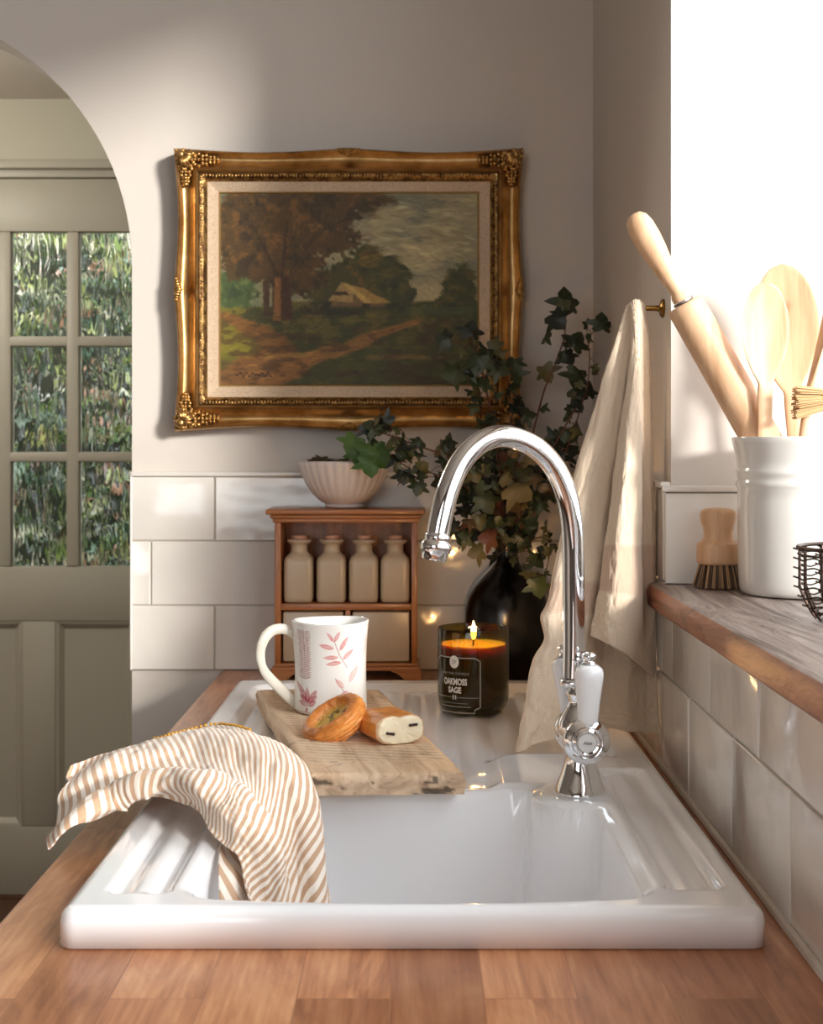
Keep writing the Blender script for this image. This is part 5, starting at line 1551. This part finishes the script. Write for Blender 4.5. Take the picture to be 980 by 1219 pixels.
back = [
 [(746, 366, 1.460), (752, 359, 1.458), (758, 356, 1.457), (763, 357, 1.458), (768, 363, 1.460)],
 [(731, 412, 1.455), (741, 410, 1.452), (752, 409, 1.450), (764, 410, 1.455), (773, 412, 1.462)],
 [(707, 490, 1.450), (726, 490, 1.440), (742, 489, 1.438), (760, 490, 1.450), (775, 490, 1.464)],
 [(683, 570, 1.445), (708, 570, 1.430), (732, 570, 1.430), (757, 570, 1.445), (777, 570, 1.466)],
 [(666, 650, 1.435), (692, 650, 1.420), (726, 650, 1.425), (755, 650, 1.442), (779, 650, 1.466)],
 [(650, 730, 1.420), (678, 730, 1.405), (716, 730, 1.415), (752, 730, 1.440), (781, 730, 1.466)],
 [(634, 790, 1.400), (668, 795, 1.390), (706, 800, 1.405), (750, 800, 1.435), (784, 800, 1.450)],
 [(624, 845, 1.385), (658, 848, 1.375), (700, 845, 1.395), (746, 850, 1.430), (786, 850, 1.435)],
 [(614, 896, 1.372), (644, 886, 1.365), (690, 868, 1.390), (742, 868, 1.425), (787, 874, 1.430)]]
G = hang(back, 230, 130, .011, 2.6, 1, .1)
# worn jog on the left hem
for i in range(230):
    u = i / 229; 
    for j in range(26): G[i, j, 0] += (.006 * math.exp(-((u - .69) / .03) ** 2) - .005 * math.exp(-((u - .63) / .02) ** 2)) * (1 - j / 26)
flap = [
 [(752, 361, 1.452), (755, 357, 1.450), (758, 356, 1.449), (761, 358, 1.450), (765, 362, 1.453)],
 [(752, 412, 1.440), (757, 411, 1.434), (763, 411, 1.436), (768, 412, 1.444), (774, 413, 1.452)],
 [(742, 490, 1.425), (750, 490, 1.412), (758, 490, 1.418), (767, 490, 1.436), (776, 490, 1.454)],
 [(731, 570, 1.410), (743, 570, 1.392), (754, 570, 1.402), (766, 570, 1.430), (778, 570, 1.455)],
 [(721, 650, 1.400), (736, 650, 1.380), (750, 650, 1.392), (766, 650, 1.426), (781, 650, 1.456)],
 [(710, 720, 1.392), (728, 724, 1.370), (746, 728, 1.384), (765, 732, 1.420), (783, 736, 1.456)],
 [(703, 756, 1.388), (722, 766, 1.366), (744, 778, 1.380), (765, 794, 1.418), (784, 812, 1.456)]]
G2 = hang(flap, 190, 90, .005, 1.3, 5, .4)
def put_towel(G, band, name='layer'):
    nu, nv = G.shape[:2]; cols = np.zeros((nu, nv, 3))
    lim = XW - TT - .0025
    for i in range(nu):
        u = i / (nu - 1)
        b = sstep(band[0], band[0] + .01, u) * (1 - sstep(band[1], band[1] + .01, u)) if band else 0
        cols[i, :] = cream_l * (1 - b) + band_l * b
    z = G[..., 2]; x = G[..., 0]
    G[..., 0] = np.minimum(x, lim)
    for i in range(nu):
        for j in range(nv):
            s_ = sup(G[i, j, 0], G[i, j, 1])
            if s_ > 0 and G[i, j, 2] < s_ + .002: G[i, j, 2] = s_ + .002
            if G[i, j, 0] > .255:
                lim_y = 1.445 * K + .005 - .05 * (1 - sstep(1.0, 1.072, G[i, j, 2]))
                q_ = sstep(.255, .264, G[i, j, 0]); G[i, j, 1] = max(G[i, j, 1], lim_y * q_ + G[i, j, 1] * (1 - q_))
    me = grid_mesh(G, name=name); add_col(me, cols.reshape(-1, 3)); return me
towel = empty('linen_towel', (hk.x + .25, hk.y, hk.z), label='long cream linen towel hanging from the brass hook behind the tap', cat='towel')
o1 = link_mesh('back_layer', put_towel(G, (.56, .62)), M_LIN, towel, True, 0)
o2 = link_mesh('front_fold', put_towel(G2, (.66, .78)), M_LIN, towel, True, 0)
for o_ in (o1, o2):
    so = o_.modifiers.new('thickness', 'SOLIDIFY'); so.thickness = .002; so.offset = 0

# ================================================================ things on the sill
SZ = 1.1095
M_CROCK = m_plain('crock_glaze', rgb(232, 228, 222), .16, 0, Coat_Weight=.3)
kx, ky = .4085, 1.511
crock = empty('utensil_crock', (kx, ky, SZ), label='white glazed utensil crock on the window sill holding wooden utensils', cat='crock')
cp = [(.001, .0005), (.058, 0), (.0625, .0012), (.0645, .005), (.0655, .012), (.0665, .030), (.0668, .100), (.0668, .112), (.0682, .1145), (.0688, .117), (.0682, .1195), (.0672, .1215), (.0672, .1245), (.0685, .127), (.0690, .1295), (.0683, .132), (.0672, .134), (.0678, .142), (.0700, .152), (.0722, .160), (.0732, .1640), (.0725, .1665), (.0705, .1668), (.0690, .164), (.0640, .14), (.0625, .11), (.0620, .02), (.055, .008), (.001, .007)]
MB().lathe(cp, 120, None, cap0=False, cap1=False).build('crock_body', M_CROCK, crock, angle=50, world=False)
t = NT('beech'); v = t.coords('Object', (1, 1, 1)); st = t.node('ShaderNodeMapping'); st.inputs['Scale'].default_value = (1, 1, .08); t.link(v, st.inputs['Vector'])
g = t.noise(st.outputs[0], 60, 4, .6, .8)
t.bsdf(t.ramp(g, [(.3, rgb(196, 152, 114)), (.6, rgb(224, 184, 146))]), .5, 0, t.bump(g, .15, .001)); M_BEECH = t.m
# rolling pin
p_top = Vector(((804 - VX) / F * ky + .0095, ky, CZ - (361 - VY) / F * ky)); dr = Vector((.495, 0, -.869)).normalized()
def pin_M(base, d):
    return Matrix.Translation(base) @ d.to_track_quat('Z', 'Y').to_matrix().to_4x4()
pin = empty('rolling_pin', p_top + dr * .33, label='wooden rolling pin leaning out of the crock to the left', cat='rolling pin')
m = MB(); m.lathe([(.006, 0), (.0185, .0005), (.0198, .002), (.0202, .005), (.0205, .05), (.0207, .14), (.0205, .25), (.020, .318), (.0195, .3195), (.006, .320)], 48, pin_M(p_top, dr))
m.build('barrel', M_BEECH, pin)
M_STEELROD = m_plain('pin_rod', rgb(170, 160, 150), .3, 1)
m = MB(); m.lathe([(.0095, 0), (.0100, .002), (.0098, .006), (.0078, .010), (.0082, .020), (.0108, .038), (.0136, .060), (.0148, .076), (.0144, .090), (.0122, .099), (.0075, .1045), (.0005, .106)], 36, pin_M(p_top - dr * .0035, -dr))
m.build('handle', M_BEECH, pin)
m = MB(); m.lathe([(.0105, 0), (.0112, .0008), (.0112, .0027), (.0105, .0032)], 28, pin_M(p_top - dr * .0001, -dr)); m.build('collar', M_STEELROD, pin)
# wooden spoons
def spoon(name, lab, pts, half, d_, bowl_len, turn=0):
    P = [at(*p) for p in pts]; top_, neck_, bot = P
    ax = (top_ - neck_).normalized(); sx = Vector((math.cos(turn), math.sin(turn), 0)); sx = (sx - ax * sx.dot(ax)).normalized(); ny_ = ax.cross(sx)
    n, k_ = 40, 24; vs = []; fs = []
    L = (top_ - neck_).length
    # closed cross-sections along the bowl: outer convex back and hollow front
    rows_ = []
    hl = (neck_ - bot).length
    for i in range(70):
        f = i / 69
        s = -hl + f * (hl + L)      # along the axis from the bottom of the handle
        if s < 0:
            w = .0078 + .0006 * sstep(-.04, 0, s); th = .0056; hol = 0
        else:
            q = s / L; w = half * (math.sqrt(max(.0004, 1 - ((q - .56) / .44) ** 2)) if q > .56 else math.sin(PI / 2 * q / .56) ** .9)
            w = max(w, .0084 * (1 - sstep(0, .3, q))); th = .0056 * (1 - q) + .0028; hol = .0085 * math.sin(PI * q) ** .8
        c = neck_ + ax * s
        row = []
        for k in range(k_):
            a_ = 2 * PI * k / k_; cc, ss = math.cos(a_), math.sin(a_)
            bow = -hol * (1 - cc * cc) * (-1)
            p = c + sx * (w * cc) + ny_ * (th * .5 * ss + bow * .9)
            row.append(p)
        rows_.append(row)
    vs = [p for r_ in rows_ for p in r_]
    for i in range(len(rows_) - 1):
        for k in range(k_): k2 = (k + 1) % k_; fs.append((i * k_ + k, i * k_ + k2, (i + 1) * k_ + k2, (i + 1) * k_ + k))
    fs.append(tuple(reversed(range(k_)))); fs.append(tuple((len(rows_) - 1) * k_ + k for k in range(k_)))
    o = MB().raw(vs, fs).build(name, M_BEECH, None, angle=60, world=False, label=lab, cat='wooden spoon')
    return o
spoon('wooden_spoon', 'wooden spoon in the crock, nearer one just right of the rolling pin', [(912, 335, 1.29), (911, 468, 1.295), (914, 655, 1.30)], .026, 0, 0, .15)
spoon('wooden_spoon', 'larger wooden spoon standing behind the other spoon in the crock', [(931, 314, 1.345), (943, 478, 1.352), (952, 650, 1.360)], .035, 0, 0, -.1)
# spatula and bristle brush at the right
m = MB(); a0, a1 = at(990, 360, 1.30), at(963, 466, 1.30)
spt = empty('wooden_spatula', at(955, 600, 1.305), label='flat wooden spatula at the right side of the crock', cat='spatula')
ax = (a0 - a1).normalized()
q = ax.to_track_quat('Z', 'Y').to_matrix().to_4x4()
vs = []; rows_ = []
for i in range(30):
    f = i / 29; w = .006 + .014 * sstep(0, .8, f); th = .0035 - .0015 * f
    if f > .93: w *= math.sqrt(max(.05, 1 - ((f - .93) / .07) ** 2))
    for k in range(16):
        a_ = 2 * PI * k / 16; vs.append(Matrix.Translation(a1) @ q @ Vector((w * math.cos(a_), th * math.sin(a_), f * .12)))
fs = [(i * 16 + k, i * 16 + (k + 1) % 16, (i + 1) * 16 + (k + 1) % 16, (i + 1) * 16 + k) for i in range(29) for k in range(16)] + [tuple(reversed(range(16))), tuple(29 * 16 + k for k in range(16))]
MB().raw(vs, fs).build('blade', M_BEECH, spt)
MB().tube([at(950, 650, 1.285), at(956, 520, 1.293), a1 + ax * .004], [.0045, .0045, .005], 12).build('shaft', M_BEECH, spt)
br2 = empty('bristle_brush', at(985, 600, 1.275), label='brush with straw bristles fanning left at the edge of the crock', cat='brush')
hb = at(1003, 478, 1.275)
MB().tube([at(975, 640, 1.29), at(990, 540, 1.28), hb, hb + Vector((.012, 0, .05))], [.005, .005, .007, .006], 14).build('handle', M_BEECH, br2)
rb = random.Random(3); m = MB()
for k in range(260):
    e = Vector((-.048 + rb.uniform(-.003, .003), rb.uniform(-.012, .012), rb.uniform(-.016, .018) * 1.0 - .002)); s0 = Vector((0, e.y * .4, e.z * .35))
    m.tube([hb + s0, hb + s0 * .5 + e * .5 + Vector((0, 0, .002)), hb + e], .00055, 4, caps=False)
m.build('bristles', m_plain('straw_bristle', rgb(206, 168, 122), .7), br2)
# pot brush
px_, py_ = .3335, 1.5765
pb_ = empty('pot_brush', (px_, py_, SZ), label='round wooden pot brush with bristles standing on the window sill', cat='pot brush')
MB().lathe([(.001, .0265), (.0215, .0265), (.0232, .028), (.0236, .031), (.0236, .046), (.0228, .0495), (.0190, .0515), (.0165, .055), (.0158, .061), (.0170, .067), (.0190, .073), (.0200, .079), (.0196, .084), (.0165, .0872), (.008, .0885), (.0005, .0888)], 48, None, cap0=False, cap1=False).build('wooden_head', M_BEECH, pb_, angle=45, world=False)
m = MB(); cols_ = []
mats = [m_plain('dark_bristle', rgb(92, 70, 54), .8), m_plain('pale_bristle', rgb(186, 150, 112), .8)]
for k in range(900):
    a_ = rb.uniform(0, 2 * PI); q = math.sqrt(rb.random()); r1 = .0205 * q; r2 = r1 * 1.36 + rb.uniform(-.001, .001)
    h0 = rb.uniform(.0004, .003)
    m.tube([(r1 * math.cos(a_), r1 * math.sin(a_), .0275), (r2 * math.cos(a_), r2 * math.sin(a_), h0)], .00048, 4, caps=False, mi=0 if int(a_ * 5.7) % 2 else 1)
m.build('bristles', mats, pb_, world=False)
# wire basket
gx_, gy_ = .4065, 1.262
bk = empty('wire_basket', (gx_, gy_, SZ), label='round dark wire basket at the right edge of the sill', cat='basket')
M_WIRE = m_plain('dark_wire', rgb(70, 54, 46), .45, .9)
def ringpts(r_, z, n=64, wob=0): return [(r_ * math.cos(2 * PI * k / n), r_ * math.sin(2 * PI * k / n), z + wob * math.sin(k * 2 * PI / n * 12)) for k in range(n)]
m = MB()
def rad(z): return .046 + .0185 * min(1, (z / .03)) ** .6
m.tube(ringpts(.0665, .066), .0018, 8, closed=True); m.tube(ringpts(.0660, .060), .0012, 6, closed=True); m.tube(ringpts(.044, .0022), .0014, 8, closed=True); m.tube(ringpts(.052, .009), .0012, 6, closed=True)
m.build('rim', M_WIRE, bk, world=False)
m = MB()
for lv in range(6):
    z0 = .012 + lv * .0085; n = 96
    m.tube([(rad(z0) * math.cos(2 * PI * k / n), rad(z0) * math.sin(2 * PI * k / n), z0 + .0035 * ((k % 6) / 5 if (k // 6) % 2 == 0 else 1 - (k % 6) / 5)) for k in range(n)], .0008, 5, closed=True)
for k in range(16):
    a_ = 2 * PI * k / 16 + .12
    m.tube([(rad(z) * 1.008 * math.cos(a_), rad(z) * 1.008 * math.sin(a_), z) for z in (.002, .006, .012, .02, .03, .045, .066)], .0014, 6)
    for lv in range(7): z = .012 + lv * .0085; m.tube([(rad(z) * 1.0 * math.cos(a_), rad(z) * math.sin(a_), z), ((rad(z) + .006) * math.cos(a_ + .03), (rad(z) + .006) * math.sin(a_ + .03), z + .002)], .0009, 5)
for k in range(5): m.tube([(-.044 + .0, 0, .002), (.044, 0, .002)], .001, 5, M=Matrix.Rotation(k * PI / 5, 4, 'Z'))
m.build('wires', M_WIRE, bk, world=False)
m = MB()
for s_ in (-1, 1):
    m.tube([(s_ * .02 + .012 * math.cos(a * PI / 10) * 1.0 - (.02 if s_ > 0 else -.02), -.068, .063 + .009 * math.sin(a * PI / 10)) for a in range(20)], .0012, 6, closed=True) if s_ > 0 else None
m.build('handle', M_WIRE, bk, world=False)
# ================================================================ light and camera
w = bpy.data.worlds.new('daylight'); SC.world = w; w.use_nodes = True
bgn = w.node_tree.nodes['Background']
SKY = 4.6
bgn.inputs['Color'].default_value = (.93, .96, 1.0, 1); bgn.inputs['Strength'].default_value = SKY
def portal(name, loc, rot, sx, sy):
    l = bpy.data.lights.new(name, 'AREA'); l.shape = 'RECTANGLE'; l.size = sx; l.size_y = sy; l.cycles.is_portal = True
    o = bpy.data.objects.new(name, l); COL.objects.link(o); o.location = loc; o.rotation_euler = rot
portal('window_portal', (.565, (WY0 + YR) / 2, (ZS + WZ1) / 2), (0, PI / 2, 0), WZ1 - ZS, YR - WY0)
portal('front_portal', (-1.15, -2.11, 1.575), (PI / 2, 0, 0), 1.5, 1.25)
sun = bpy.data.lights.new('sun', 'SUN'); sun.energy = 5.5; sun.angle = math.radians(8); sun.color = (1, .95, .89)
so_ = bpy.data.objects.new('sun', sun); COL.objects.link(so_)
so_.rotation_euler = Vector((-.85, 1.0, -.33)).to_track_quat('-Z', 'Y').to_euler(); so_.location = (2, -1, 3)
cl_ = bpy.data.lights.new('candle_light', 'POINT'); cl_.energy = .9; cl_.color = (1, .55, .2); cl_.shadow_soft_size = .006
co = bpy.data.objects.new('candle_light', cl_); COL.objects.link(co); co.location = (cx + .001, cy, fzc + .030)
# added point light out of view that brightens the hall, no known lamp
hl_ = bpy.data.lights.new('hall_fill', 'POINT'); hl_.energy = 22; hl_.color = (1, .95, .84); hl_.shadow_soft_size = .12
ho = bpy.data.objects.new('hall_fill', hl_); COL.objects.link(ho); ho.location = (-1.6, 3.1, 2.0)
cam = bpy.data.cameras.new('camera'); cam.sensor_fit = 'VERTICAL'; cam.sensor_height = 36; cam.sensor_width = 36
cam.lens = F / 1219 * 36; cam.shift_x = -7 / 1219; cam.shift_y = -74.5 / 1219
cam.clip_start = .05; cam.dof.use_dof = True; cam.dof.focus_distance = 1.5; cam.dof.aperture_fstop = 15
c_ = bpy.data.objects.new('camera', cam); COL.objects.link(c_); c_.location = (0, 0, CZ); c_.rotation_euler = (PI / 2, 0, 0)
SC.camera = c_
vs_ = SC.view_settings; SC.display_settings.display_device = 'sRGB'
vs_.view_transform = 'Standard'; vs_.look = 'None'; vs_.gamma = 1; vs_.use_curve_mapping = False; vs_.exposure = 0.1
cyc = SC.cycles
cyc.use_denoising = True; cyc.max_bounces = 14; cyc.diffuse_bounces = 6; cyc.glossy_bounces = 6; cyc.transmission_bounces = 8; cyc.transparent_max_bounces = 12
cyc.caustics_reflective = False; cyc.caustics_refractive = False; cyc.sample_clamp_indirect = 8
